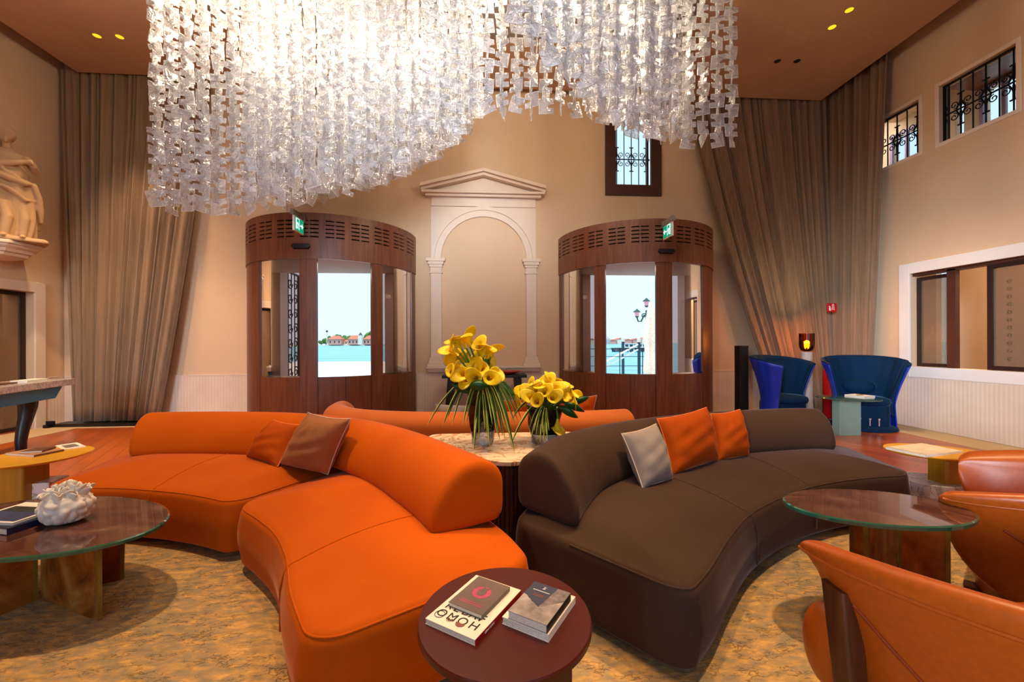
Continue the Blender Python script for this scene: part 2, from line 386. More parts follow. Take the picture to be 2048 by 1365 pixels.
# ---- stone surrounds
def surround(nm, plane, a0, a1, z0, z1, w, dep, lab, bottom=True, sgn=-1, mat='white_stone'):
    b = MB()
    def put(a, c, z, y):
        if plane[0] == 'u': b.bb(plane[1], plane[1]+sgn*dep, a, c, z, y)
        else: b.bb(a, c, plane[1]+sgn*dep, plane[1], z, y)
    put(a0-w, a0, z0-(w if bottom else 0), z1+w); put(a1, a1+w, z0-(w if bottom else 0), z1+w); put(a0, a1, z1, z1+w)
    if bottom: put(a0, a1, z0-w, z0)
    return struct(b.build(nm, mat, smooth=0, bevel=.005), lab)
surround('trim_4', ('u', WR), LW[0], LW[1], LW[2], LW[3], .145, .03, 'pale stone frame around the wide sliding window')
surround('trim_5', ('u', WR), UW1[0], UW1[1], UW1[2], UW1[3], .05, .012, 'stone edge of the far upper window', mat='stone')
surround('trim_6', ('u', WR), UW2[0], UW2[1], UW2[2], UW2[3], .05, .012, 'stone edge of the near upper window', mat='stone')
surround('trim_7', ('u', WL), 4.55, 6.27, 0, 1.95, .14, .03, 'pale stone frame around the dark glazed side door', False, 1, 'stone')
for k, (x0, x1) in enumerate((DL, DR)):
    b = MB()
    for a, c in ((x0-.13, x0), (x1, x1+.13)): b.bb(a, c, WB-.03, WB+.22, 0, 2.59)
    b.bb(x0, x1, WB-.03, WB+.22, 2.46, 2.59)
    struct(b.build('trim_%d' % (8+k), 'white_stone', smooth=0, bevel=.006), 'white stone jambs of the outer doorway')
# ---- windows: helper for scroll grilles in a plane
def scroll_pts(c, r, turns, a0, sg, to):
    pts = []
    for i in range(22):
        f = i/21; a = a0+sg*2*pi*turns*(1-f); q = r*(.25+.75*f)
        pts.append(to(c[0]+q*cos(a), c[1]+q*sin(a)))
    return pts
def grille(parent, a0, a1, z0, z1, n, to, zmid, heavy=.008):
    "bars plus a scroll band; to(a,z)->world"
    for i in range(n):
        a = a0+(a1-a0)*(i+.5)/n
        b = MB(); b.tube([to(a, z0), to(a, z1)], heavy, 6); b.build('bar', 'iron', parent, True)
    b = MB(); b.tube([to(a0, zmid), to(a1, zmid)], heavy*1.2, 6); b.build('rail', 'iron', parent, True)
    st = (a1-a0)/n
    for i in range(n):
        a = a0+st*(i+.5)
        b = MB()
        if i % 2 == 0:
            for s in (-1, 1):
                b.tube([to(a, zmid+s*.03), to(a, zmid+s*.2)], heavy*1.5, 6)
                b.tube([to(a-.035, zmid+s*.2), to(a+.035, zmid+s*.2)], heavy*1.1, 6)
                for q in (-1, 1): b.tube([to(a+q*st*.45*(1-cos(f*pi/2)), zmid+s*.16*(1-f)**1.2) for f in [k/8 for k in range(9)]], heavy*.9, 6)
        else:
            for s in (-1, 1):
                for q in (-1, 1): b.tube(scroll_pts((a+q*st*.42, zmid+s*.075), .05, 1.3, -s*q*pi/2+(pi if q < 0 else 0), s*q, to), heavy*.75, 5)
        b.build('scroll', 'iron', parent, True)
def pane(parent, a0, a1, z0, z1, to, mat, d=.008, nrm=(0, 1, 0)):
    b = MB(); N = Vector(nrm)*d/2
    P = [Vector(to(*q)) for q in ((a0, z0), (a1, z0), (a1, z1), (a0, z1))]
    b.raw([p-N for p in P]+[p+N for p in P], [(3, 2, 1, 0), (4, 5, 6, 7), (0, 1, 5, 4), (1, 2, 6, 5), (2, 3, 7, 6), (3, 0, 4, 7)])
    return b.build('pane', mat, parent, True, 0)
def frame(parent, a0, a1, z0, z1, w, to, mat, d, nrm, name='window_frame'):
    b = MB(); N = Vector(nrm)*d/2
    for q in ((a0, a0+w, z0, z1), (a1-w, a1, z0, z1), (a0+w, a1-w, z1-w, z1), (a0+w, a1-w, z0, z0+w)):
        P = [Vector(to(*r)) for r in ((q[0], q[2]), (q[1], q[2]), (q[1], q[3]), (q[0], q[3]))]
        b.raw([p-N for p in P]+[p+N for p in P], [(3, 2, 1, 0), (4, 5, 6, 7), (0, 1, 5, 4), (1, 2, 6, 5), (2, 3, 7, 6), (3, 0, 4, 7)])
    return b.build(name, mat, parent, True, 0)
w = sempty('window_1', (2.485, WB, 3.7), 0, 'tall window high above the right door with an iron scroll grille')
frame(w, 2.01, 2.96, 3.655, 5.15, .175, lambda a, z: (a, WB-.01, z), 'brownframe', .06, (0, 1, 0))
frame(w, 2.185, 2.785, 3.75, 5.05, .035, lambda a, z: (a, WB+.1, z), 'brownframe', .05, (0, 1, 0), 'sash')
pane(w, 2.2, 2.77, 3.77, 5.03, lambda a, z: (a, WB+.1, z), 'clear')
grille(w, 2.2, 2.84, 3.72, 5.08, 5, lambda a, z: (a, WB+.17, z), 4.34, .008)
for k, (q, lab) in enumerate(((UW1, 'upper side window nearest the corner with black scroll ironwork'), (UW2, 'upper side window nearer the room front with black scroll ironwork'))):
    w = sempty('window_%d' % (k+2), (WR, (q[0]+q[1])/2, q[2]), 0, lab)
    to = lambda a, z: (WR+.06, a, z)
    frame(w, q[0]+.002, q[1]-.002, q[2]+.002, q[3]-.002, .018, to, 'iron', .03, (1, 0, 0))
    grille(w, q[0], q[1], q[2], q[3], 6 if k else 5, to, (q[2]+q[3])/2-.02, .009)
    pane(w, q[0]+.01, q[1]-.01, q[2]+.01, q[3]-.01, lambda a, z: (WR+.115, a, z), 'clear', .008, (1, 0, 0))
w = sempty('window_4', (WR, 4.5, .85), 0, 'wide side window of dark framed sliding panes, one studded with glass drops')
to = lambda a, z: (WR+.105, a, z); to2 = lambda a, z: (WR+.045, a, z)
frame(w, 4.93, 5.385, .86, 2.1, .045, to, 'darkframe', .05, (1, 0, 0), 'sliding_sash'); pane(w, 4.97, 5.34, .9, 2.06, to, 'bubble', .008, (1, 0, 0))
frame(w, 3.6, 4.53, .86, 2.12, .05, to2, 'darkframe', .05, (1, 0, 0), 'sliding_sash'); pane(w, 3.65, 4.48, .91, 2.07, to2, 'bubble', .008, (1, 0, 0))
b = MB(); b.bb(WR+.02, WR+.08, 4.86, 4.96, .858, 2.14); b.build('post', 'brownframe', w, True, 0)
b = MB(); b.bb(WR+.02, WR+.138, 2.92, 5.385, 2.12, 2.156); b.build('track', 'brownframe', w, True, 0)
for a, z0 in ((4.33, 1.0), (4.16, 1.06)):
    for i in range(11):
        b = MB(); b.ball((WR+.035, a, z0+.09*i), .022, 8, 0, (.5, 1, 1)); b.build('glass_stud', 'clear', w, True)
w = sempty('door_3', (WL, 5.4, 0), 0, 'dark framed glass side door at the left edge')
to = lambda a, z: (WL-.12, a, z)
frame(w, 5.83, 6.265, .01, 1.945, .05, to, 'darkframe', .05, (1, 0, 0), 'door_frame'); pane(w, 5.87, 6.22, .05, 1.9, to, 'bubble', .008, (1, 0, 0))
frame(w, 4.56, 5.82, .01, 1.945, .05, to, 'darkframe', .05, (1, 0, 0), 'door_frame'); pane(w, 4.6, 5.78, .05, 1.9, to, 'bubble', .008, (1, 0, 0))
b = MB(); b.bb(WL-.09, WL-.05, 5.79, 5.86, 1.02, 1.27); b.build('lock_box', 'darkframe', w, True, 0)
# rooms seen through the side openings
b = MB(); wall_grid(1.5, 7.2, -.1, 3.2, [(6.2, 6.42, .6, 2.6)], lambda a, c, z, w_: b.bb(WR+1.6, WR+1.7, a, c, z, w_)); b.bb(WR+.141, WR+1.7, 7.1, 7.2, -.1, 3.2); b.bb(WR+.141, WR+1.7, 1.4, 1.5, -.1, 3.2); b.bb(WR+.141, WR+1.7, 1.5, 7.1, -.1, 0); b.bb(WR+.141, WR+1.7, 1.5, 7.1, 3.1, 3.2)
struct(b.build('wall_side_room', 'wall', smooth=0), 'plain beige walls of the side room beyond the sliding window')
b = MB(); b.bb(WL-1.8, WL-1.7, 3.5, 7.2, -.1, 2.6); b.bb(WL-1.7, WL-.4, 7.1, 7.2, -.1, 2.6); b.bb(WL-1.7, WL-.4, 3.5, 7.1, 2.5, 2.6); b.bb(WL-1.7, WL-.4, 3.5, 3.6, -.1, 2.6); b.bb(WL-1.7, WL-.4, 3.6, 7.1, -.1, 0)
struct(b.build('wall_passage', 'wall', smooth=0), 'plain walls of the passage beyond the glass side door')
# upper gallery beyond the upper windows: beige wall with sky openings, timber ceiling
b = MB(); wall_grid(3.2, 8.4, 3.3, 5.5, [(6.5, 7.05, 4.25, 4.95), (5.15, 5.68, 4.25, 4.98), (5.93, 6.05, 4.25, 4.98), (7.3, 7.42, 4.25, 4.95)], lambda a, c, z, w_: b.bb(7.5, 7.62, a, c, z, w_, 0))
b.bb(WR+.141, 7.5, 3.2, 8.4, 3.3, 3.4, 0); b.bb(WR+.141, 7.62, 3.2, 8.4, 5.5, 5.6, 1); b.bb(WR+.141, 7.5, 8.4, 8.5, 3.3, 5.5, 0); b.bb(WR+.3, 7.49, 3.3, 5.75, 5.02, 5.1, 1); b.bb(WR+.3, 7.49, 6.3, 7.0, 5.2, 5.28, 0); b.bb(WR+.141, 7.5, 3.1, 3.2, 3.3, 5.5, 0)
struct(b.build('wall_gallery', ['wall', 'walnut'], smooth=0), 'gallery wall with bright openings and timber ceiling seen through the upper windows')
M['lilac'] = plain('lilac_frame', '#9A7A94', .5)
b = MB()
for y0, y1, z1 in ((6.5, 7.05, 4.95), (5.15, 5.68, 4.98)):
    for q in (y0, (y0+y1)/2, y1): b.bb(7.46, 7.5, q-.025, q+.025, 4.25, z1)
    for q in (4.25, z1): b.bb(7.46, 7.5, y0, y1, q-.02, q+.02)
struct(b.build('trim_11', 'lilac', smooth=0), 'lilac window frames of the gallery beyond the upper windows')
# ================================================================ ROUND DOORS
def vestibule(name, c, lab, segs, ctr):
    R = 1.23; w = sempty(name, (c, WB, 0), 0, lab)
    def P(a, r, z): a = radians(a); return (c+r*sin(a), WB-r*cos(a), z)
    def arc(b, a0, a1, r0, r1, z0, z1, mi=0):
        n = max(2, int(abs(a1-a0)/4)); rg = []
        for i in range(n+1):
            a = a0+(a1-a0)*i/n; rg.append([P(a, r0, z0), P(a, r1, z0), P(a, r1, z1), P(a, r0, z1)])
        b.rings(rg, True, True, mi)
    # header band, cut by rows of slots
    zs = [2.31]+[q for k in range(5) for q in (2.585+.052*k, 2.603+.052*k)]+[2.905]
    rows = [(2.585+.052*k, 2.603+.052*k) for k in range(5)]
    slots = []
    k = -90+ctr
    while k < 90:
        for q in (-2.95, 2.95):
            a0, a1 = k+q-2.45, k+q+2.45
            if -89 < a0 and a1 < 89: slots.append((a0, a1))
        k += 14.7
    slots.sort()
    b = MB(); z = 2.31
    for r0, r1 in rows:
        arc(b, -90, 90, R-.03, R, z, r0)
        a = -90
        for s0, s1 in slots: arc(b, a, s0, R-.03, R, r0, r1); a = s1
        arc(b, a, 90, R-.03, R, r0, r1); z = r1
    arc(b, -90, 90, R-.03, R, z, 2.905)
    b.build('header_band', 'walnut', w, True, 30)
    b = MB(); arc(b, -90, 90, R-.09, R-.08, 2.52, 2.87); b.build('vent_liner', 'slot', w, True)
    b = MB(); pts = [P(-90+i*5, R-.035, 0)[:2] for i in range(37)]; b.prism(pts, 2.325, 2.36); b.build('soffit', 'white_stone', w, True)
    b = MB(); pts = [P(-90+i*5, R-.01, 0)[:2] for i in range(37)]; b.prism(pts, 2.885, 2.9); b.build('top_cover', 'walnut', w, True)
    for kind, a0, a1 in segs:
        b = MB()
        if kind == 'post': arc(b, a0, a1, R-.055, R-.012, 0, 2.315); b.build('post', 'walnut', w, True, 30)
        elif kind == 'glass':
            arc(b, a0, a1, R-.038, R-.03, .77, 2.315); b.build('pane', 'smoke', w, True, 30)
            b = MB(); arc(b, a0, a1, R-.05, R-.02, 0, .765); b.build('lower_panel', 'walnut', w, True, 30)
            b = MB(); arc(b, a0, a1, R-.05, R-.02, .765, .785); b.build('sill_rail', 'chrome', w, True, 30)
        elif kind == 'door':
            arc(b, a0, a1, R-.06, R-.035, 0, .765); b.build('door_leaf', 'walnut', w, True, 30)
            arc_b = MB(); arc(arc_b, (a0+a1)/2-.15, (a0+a1)/2+.15, R-.034, R-.033, .01, .76); arc_b.build('leaf_joint', 'slot', w, True)
    return w, P
segL = [('post', -90, -33), ('glass', -33, -2.9), ('post', -2.9, 7.5), ('door', 7.5, 40), ('post', 40, 47.8), ('glass', 47.8, 80.6), ('post', 80.6, 90)]
segR = [('post', -90, -81.5), ('glass', -81.5, -45.1), ('post', -45.1, -37.2), ('door', -37.2, -4.6), ('post', -4.6, 6.3), ('glass', 6.3, 34.1), ('post', 34.1, 90)]
wl, PL = vestibule('door_1', -2.33, 'left round walnut entrance vestibule with slotted header', segL, 5)
wr, PR = vestibule('door_2', 2.45, 'right round walnut entrance vestibule with slotted header', segR, 2)
def pill(w, P, a, z, nm):
    b = MB(); n = 10
    for s in range(1):
        rg = []
        for i in range(n+1):
            t = -1+2*i/n; h = .038*sqrt(max(.05, 1-max(0, (abs(t)-.8)/.2)**2)); aa = a+t*5.4
            rg.append([P(aa, 1.228, z-h), P(aa, 1.26, z-h*.7), P(aa, 1.26, z+h*.7), P(aa, 1.228, z+h)])
        b.rings(rg)
    b.build(nm, 'black', w, True, 60)
pill(wl, PL, -1.5, 2.465, 'motion_sensor'); pill(wr, PR, 2.0, 2.455, 'motion_sensor')
# flag exit signs
def exit_sign(c, face, lab):
    R0 = WB-1.232; L = .26; t = thing('exit_sign', lab, 'sign', (c, R0, 2.6))
    b = MB(); b.bb(c-.012, c+.012, R0-L-.02, R0-.02, 2.6, 2.785); b.build('housing', 'white', t, True, 0)
    b = MB(); b.bb(c-.02, c+.02, R0-L-.06, R0-.001, 2.785, 2.85); b.bb(c-.03, c+.03, R0-.03, R0+.006, 2.765, 2.86); b.build('bracket', 'grey', t, True, 0)
    x = c+face*.013
    def pl(pts, mat, nm, off=.001, par=None):
        b = MB(); xx = x+face*off
        P3 = [(xx, R0-.02-L*(1-a) if face > 0 else R0-.02-L*(1-a), 2.6+.185*h) for a, h in pts]
        P4 = [(q[0]+face*.0008, q[1], q[2]) for q in P3]; n = len(pts)
        b.raw(P3+P4, [tuple(range(n)), tuple(range(n, 2*n))[::-1]]+[(i, (i+1) % n, n+(i+1) % n, n+i) for i in range(n)])
        return b.build(nm, mat, par or t, True, 0)
    g = pl([(.05, .07), (.95, .07), (.95, .93), (.05, .93)], 'green_lit', 'green_face')
    pl([(.58, .45), (.76, .45), (.76, .3), (.92, .5), (.76, .7), (.76, .55), (.58, .55)], 'white_lit', 'arrow', .002)
    pl([(.12, .15), (.22, .15), (.22, .85), (.46, .85), (.46, .15), (.5, .15), (.5, .9), (.12, .9)], 'white_lit', 'doorway_symbol', .002)
    pl([(.2, .18), (.3, .38), (.26, .52), (.18, .45), (.16, .5), (.27, .64), (.37, .62), (.42, .5), (.46, .48), (.45, .43), (.4, .44), (.36, .52), (.35, .4), (.42, .2), (.38, .18), (.33, .33), (.24, .16)], 'white_lit', 'running_figure', .003)
    return t
exit_sign(-2.33, 1, 'lit green exit sign on the left door header, arrow pointing right')
exit_sign(2.45, -1, 'lit green exit sign on the right door header, arrow pointing left')
# iron gate leaves folded back outside both doorways
def gate(p0, p1, lab):
    t = thing('iron_gate', lab, 'gate', (*p0, 0)); P0, P1 = Vector(p0), Vector(p1); L = (P1-P0).length; d = (P1-P0)/L; nr = (d.y, -d.x, 0)
    to = lambda a, z: (P0.x+d.x*a, P0.y+d.y*a, z)
    frame(t, 0, L, .03, 2.42, .03, to, 'iron', .03, nr, 'gate_frame')
    for i in range(4):
        a = L*(i+.5)/4; b = MB(); b.tube([to(a, .04), to(a, 2.4)], .009, 6); b.build('bar', 'iron', t, True)
    for i in range(9):
        for s in (-1, 1): b = MB(); b.tube(scroll_pts((L/2+s*.13, .22+.25*i), .1, 1.3, 0, s, to), .01, 6); b.build('scroll', 'iron', t, True)
gate((-3.25, 6.98), (-3.3, 7.56), 'left leaf of the iron scroll gate outside the left door')
gate((-1.64, 6.98), (-1.78, 7.55), 'right leaf of the iron scroll gate outside the left door')
gate((1.78, 6.98), (1.93, 7.55), 'left leaf of the iron scroll gate outside the right door')
gate((3.42, 6.98), (4.0, 6.98), 'right leaf of the iron scroll gate folded against the wall by the right door')
# ================================================================ STONE NICHE FRAME
t = sempty('trim_10', (0, WB, .74), 0, 'carved stone arch with pilasters and pediment between the doors')
def onwall(pts, d0, d1, nm, mat='stone', bev=.004):
    b = MB(); T = Matrix(((1, 0, 0, 0), (0, 0, -1, WB), (0, 1, 0, 0), (0, 0, 0, 1)))
    b.prism(pts, d0, d1, 0, T); return b.build(nm, mat, t, True, 30, bev)
def rect(x0, x1, z0, z1): return [(x0, z0), (x1, z0), (x1, z1), (x0, z1)]
AX, ASP = -.005, 2.57
def arcband(r0, r1, d, nm):
    n = 40; b = MB(); rg = []
    for i in range(n+1):
        a = pi*i/n; rg.append([(AX+r*cos(a), WB-q, ASP+r*sin(a)) for r, q in ((r0, 0), (r0, d), (r1, d), (r1, 0))])
    b.rings(rg); b.build(nm, 'stone', t, True, 30)
arcband(.69, .71, .035, 'arch_bead'); arcband(.71, .79, .028, 'arch_fascia'); arcband(.79, .85, .05, 'arch_moulding')
onwall(rect(-.85, .84, 3.42, 3.56), 0, .03, 'frieze')
for s in (-1, 1):
    pts = [(AX+s*.85, ASP), (AX+s*.85, 3.42)]+[(AX+.845*cos(a)*s, ASP+.845*sin(a)) for a in [pi/2-i*pi/2/16 for i in range(17)]]
    onwall(pts, 0, .012, 'spandrel', bev=0)
    x = AX+s*.77
    onwall(rect(x-.085, x+.085, .98, 2.33), 0, .045, 'pilaster')
    for z0, z1, q, d in ((2.33, 2.36, .105, .06), (2.36, 2.43, .09, .05), (2.43, 2.47, .105, .065), (2.47, 2.52, .125, .085), (2.52, 2.57, .15, .1)): onwall(rect(x-q, x+q, z0, z1), 0, d, 'capital_course')
    for z0, z1, q, d in ((.83, .88, .14, .09), (.88, .93, .12, .075), (.93, .98, .105, .06)): onwall(rect(x-q, x+q, z0, z1), 0, d, 'base_course')
for z0, z1, q, d in ((.74, .77, .9, .07), (.77, .80, .91, .09), (.80, .83, .92, .11)): onwall(rect(AX-q, AX+q, z0, z1), 0, d, 'sill_course')
for z0, z1, q, d in ((3.56, 3.6, .93, .1), (3.6, 3.64, .985, .15)): onwall(rect(AX-q, AX+q, z0, z1), 0, d, 'cornice_course')
for o0, o1, d in ((0, .045, .12), (.045, .1, .17)):
    for s in (-1, 1):
        onwall([(AX+s*1.0, 3.64+o0), (AX, 3.9+o0), (AX, 3.9+o1), (AX+s*1.0, 3.64+o1)], 0, d, 'raking_cornice')
onwall([(AX-.95, 3.64), (AX+.95, 3.64), (AX, 3.89)], 0, .02, 'tympanum', bev=0)
# ================================================================ SMALL WALL THINGS, DOWNLIGHTS
t = thing('fire_call_point', 'small red fire call point beside the left door', 'alarm', (-3.63, WB, 1.06))
b = MB(); b.bb(-3.66, -3.6, WB-.035, WB-.001, 1.05, 1.15); b.build('case', 'red', t, True, 0, .004)
b = MB(); b.bb(-3.65, -3.61, WB-.04, WB-.035, 1.08, 1.12); b.build('glass_button', 'white', t, True, 0)
fs = thing('fire_sign', 'red fire equipment sign hanging before the corner curtain', 'sign', (5.62, 6.28, 1.69))
b = MB(); b.bb(5.54, 5.7, 6.28, 6.29, 1.69, 1.83); b.build('plate', 'sign_red', fs, True, 0, .002)
b = MB(); b.bb(5.565, 5.595, 6.277, 6.28, 1.71, 1.76); b.bb(5.57, 5.59, 6.277, 6.28, 1.765, 1.775); b.bb(5.56, 5.585, 6.277, 6.28, 1.775, 1.785); b.build('extinguisher_symbol', 'white', fs, True, 0)
b = MB()
for i in range(5): b.tube([(5.635+.025*cos(a)*(1-.1*i), 6.278, 1.72+.02*i+.012*sin(a)) for a in [k*pi/5 for k in range(6)]], .004, 5)
b.build('hose_symbol', 'white', fs, True)
for x, y, lit, lab in ((-5.05, 5.72, 1, 'lit yellow recessed downlight, left of the left ceiling pair'), (-4.77, 5.72, 1, 'lit yellow recessed downlight, right of the left ceiling pair'), (4.45, 4.71, 1, 'lit yellow recessed downlight, upper one of the right ceiling pair'), (4.47, 4.98, 1, 'lit yellow recessed downlight, lower one of the right ceiling pair'), (4.22, 5.63, 0, 'unlit recessed downlight, left one near the right corner'), (4.5, 5.61, 0, 'unlit recessed downlight, right one near the right corner')):
    t = thing('downlight', lab, 'ceiling light', (x, y, ZC), 0)
    b = MB(); b.rev([(.045, -.004), (.06, -.004), (.06, .0), (.045, .0)], 20, cap=False); b.v += []; b.build('trim_ring', 'ceil', t)
    b = MB(); b.rev([(.0, -.002), (.044, -.002), (.044, -.0005), (0, -.0005)], 20); b.build('lamp', 'bulb' if lit else 'slot', t)
# ================================================================ CURTAINS
def curtain(name, lab, ptop, pbot, zt, zb, n, amp, nrm, power=1.0, corner=None):
    t = thing(name, lab, 'curtain', tuple(Vector((pbot[0][0], pbot[0][1], 0))))
    rnd = random.Random(len(lab)); ph = [rnd.uniform(-.5, .5) for _ in range(40)]; am = [rnd.uniform(.65, 1.25) for _ in range(n+2)]
    N = Vector(nrm); A0, A1 = Vector(ptop[0]), Vector(ptop[1]); B0, B1 = Vector(pbot[0]), Vector(pbot[1])
    nu, nv = n*10, 26
    def fn(s, q):
        e = q**power; a = A0.lerp(A1, s); c = B0.lerp(B1, s); p = a.lerp(c, e)
        x = s*n+.35*sin(s*23+1.3)+.25*sin(s*51+.4); k = int(max(0, min(n, x)))
        d = sin(2*pi*x)*amp*am[k]*(1-.25*e)+.3*amp*sin(2*pi*x*.37+1.7*q)
        return Vector((p.x, p.y, zt+(zb-zt)*q))+N*d
    b = MB(); b.grid(fn, nu, nv); b.build('drape', 'curtain', t, True, 80, solid=.006)
    b = MB(); b.tube([A0.to_3d()+Vector((0, 0, zt+.01))+N*0, A1.to_3d()+Vector((0, 0, zt+.01))], .012, 8); b.build('track', 'black', t, True)
    return t
curtain('curtain', 'taupe floor length curtain in the left corner, right edge swept outward at the top', ((-6.3, 6.58), (-4.15, 6.58)), ((-6.05, 6.47), (-4.86, 6.47)), 5.5, .07, 17, .04, (0, -1, 0), 1.25)
curtain('curtain', 'taupe curtain on the back wall right of the right door', ((3.35, 6.58), (5.8, 6.58)), ((4.85, 6.44), (5.88, 6.46)), 5.5, .05, 18, .045, (0, -1, 0), 1.3)
curtain('curtain', 'taupe curtain on the right wall beside the upper windows', ((5.83, 5.55), (5.83, 6.56)), ((5.83, 5.85), (5.83, 6.52)), 5.5, .05, 8, .05, (-1, 0, 0), 1.1)
b = MB(); b.bb(-6.25, -4.85, 6.36, 6.6, .006, .05); b.bb(-6.31, -6.24, 6.3, 6.4, .006, .05); b.bb(-6.31, -6.2, 6.34, 6.36, .05, .1)
tag(b.build('floor_rail', 'black', smooth=0, loc=(-5.55, 6.48, 0)), 'low dark rail on the floor under the left curtain', 'rail')
# ================================================================ RUG
b = MB(); L, W_ = (-2.75, 2.9), (-2.4, 2.62); r = .5; pts = []
for cx, cy, a0 in ((L[1]-r, W_[1]-r, 0), (L[0]+r, W_[1]-r, 90), (L[0]+r, W_[0]+r, 180), (L[1]-r, W_[0]+r, 270)):
    pts += [(cx+r*cos(radians(a0+i*15)), cy+r*sin(radians(a0+i*15))) for i in range(7)]
b.prism(pts, 0.0, .014)
tag(b.build('area_rug', 'rug', smooth=30, bevel=.004, loc=(0, .1, 0)), 'large gold and grey carved pile rug under the sofas', 'rug')
# ================================================================ SOFAS
def pillow_box(mp, L, W, r, R, z0, z1, crown, nL=60, nW=10, nc=7, front_bulge=.012):
    def ring(e):
        q = max(r-e, .006); p = []
        x0, x1, y0, y1 = e+q, L-e-q, e+q, W-e-q
        for (ax, ay, bx, by, n, cx, cy, a0) in ((x0, e, x1, e, nL, x1, y0, -pi/2), (L-e, y0, L-e, y1, nW, x1, y1, 0), (x1, W-e, x0, W-e, nL, x0, y1, pi/2), (e, y1, e, y0, nW, x0, y0, pi)):
            p += [(ax+(bx-ax)*i/n, ay+(by-ay)*i/n) for i in range(n)]
            p += [(cx+q*cos(a0+pi/2*i/nc), cy+q*sin(a0+pi/2*i/nc)) for i in range(nc)]
        return p
    prof = [(.05, z0), (.018, z0+.004), (.004, z0+.02), (-.004*0+.0, z0+.06)]
    for i in range(1, 4): prof.append((-front_bulge*sin(pi*i/4), z0+.06+(z1-R-z0-.06)*i/4))
    for i in range(0, 8):
        a = pi/2*i/7; prof.append((R*(1-cos(a)), z1-R+R*sin(a)))
    emax = W/2-.012
    for i in range(1, 7):
        e = R+(emax-R)*i/6; f = (emax-e)/(emax-R); prof.append((e, z1+crown*(1-f*f)))
    b = MB(); b.rings([[mp(x, y, z) for x, y in ring(e)] for e, z in prof]); return b
def sofa_map(I, O, L, W, t0=0, t1=1):
    def mp(a, bb, z):
        t = t0+(t1-t0)*a/L; p = crom(I, t); q = crom(O, t); x = p.lerp(q, bb/W); return (x.x, x.y, z)
    return mp
def back_roll(I, O, t0, t1, prof, endr=.05, n=60, off=0.0, ridge=None):
    cw = sum(p[0] for p in prof)/len(prof); cz = sum(p[1] for p in prof)/len(prof)
    st = []; c = crom(O, t0); Ltot = 0; prev = c
    for i in range(1, 101):
        q = crom(O, t0+(t1-t0)*i/100); Ltot += (q-prev).length; prev = q
    de = endr/Ltot
    for i in range(6): a = pi/2*i/5; st.append((de*(1-cos(a)), 1-(endr/.17)*(1-sin(a))))
    mid = [(de+(1-2*de)*i/n, 1) for i in range(1, n)]
    st = st+mid+[(1-s, k) for s, k in st[::-1]]
    rg = []
    for s, k in st:
        t = t0+(t1-t0)*s; o = crom(O, t); i_ = crom(I, t); d = (i_-o).normalized()
        rg.append([(*(o+d*(off+(cw+(w-cw)*k))).xy, cz+(z-cz)*k) for w, z in prof])
    b = MB(); b.rings(rg); return b
def smooth_prof(P, n=44):
    P = [Vector((p[0], p[1], 0)) for p in P]; m_ = len(P); out = []
    for k in range(n):
        x = k/n*m_; i = int(x); f = x-i; p0, p1, p2, p3 = P[(i-1) % m_], P[i % m_], P[(i+1) % m_], P[(i+2) % m_]
        q = .5*((2*p1)+(p2-p0)*f+(2*p0-5*p1+4*p2-p3)*f*f+(3*p1-p0-3*p2+p3)*f**3); out.append((q.x, q.y))
    return out
# w measured from outer face inward
def dprof(T, zb, zt):
    h = zt-zb
    return smooth_prof([(.03, 0+zb), (0, .12*h+zb), (-.005, .4*h+zb), (.0, .68*h+zb), (.04*T/.36, .88*h+zb), (.12*T/.36, .99*h+zb), (.19*T/.36, zb+h*.985), (.26*T/.36, zb+h*.85), (.32*T/.36, zb+h*.6), (.355*T/.36, zb+h*.3), (T, zb+.1*h), (T-.03, zb), (.6*T, zb-.004), (.3*T, zb-.004)])
def seam(b, mp, a, W, z, r=.003):
    pass
V3 = lambda P: [Vector((p[0], p[1], 0)) for p in P]
def seam_on(t, mp, a, W, mat, R=.05, z0=.05, z1=.352, crown=.056, bmax=.55):
    emax = W/2-.012; pts = [mp(a, -.011, z0+.05+(z1-R-z0-.05)*i/5) for i in range(5)]
    for i in range(1, 30):
        bb = R*(1-cos(pi/2*i/7)) if i < 8 else R+(bmax-R)*(i-7)/22
        e = min(bb, W-bb)
        z = z1-R+sqrt(max(0, R*R-(R-e)**2)) if e < R else z1+crown*(1-((emax-min(e, emax))/(emax-R))**2)
        pts.append(mp(a, bb, z))
    b = MB(); b.tube(pts, .0045, 6); b.build('seam', mat, t, True, 80)
def edge_seam(t, mp, L, W, r, mat, R=.05, z1=.352):
    e = R*.3; q = r-e; pts = []
    zz = z1-R+sqrt(R*R-(R-e)**2)
    pts += [(e, W*.6-(W*.6-e-q)*i/10) for i in range(10)]
    pts += [(e+q-q*cos(pi/2*i/7), e+q-q*sin(pi/2*i/7)) for i in range(7)]
    pts += [(e+q+(L-2*e-2*q)*i/60, e) for i in range(61)]
    pts += [(L-e-q+q*sin(pi/2*i/7), e+q-q*cos(pi/2*i/7)) for i in range(1, 8)]
    pts += [(L-e, e+q+(W*.6-e-q)*i/10) for i in range(1, 11)]
    b = MB(); b.tube([mp(x, y, zz) for x, y in pts], .0042, 6); b.build('edge_seam', mat, t, True, 80)
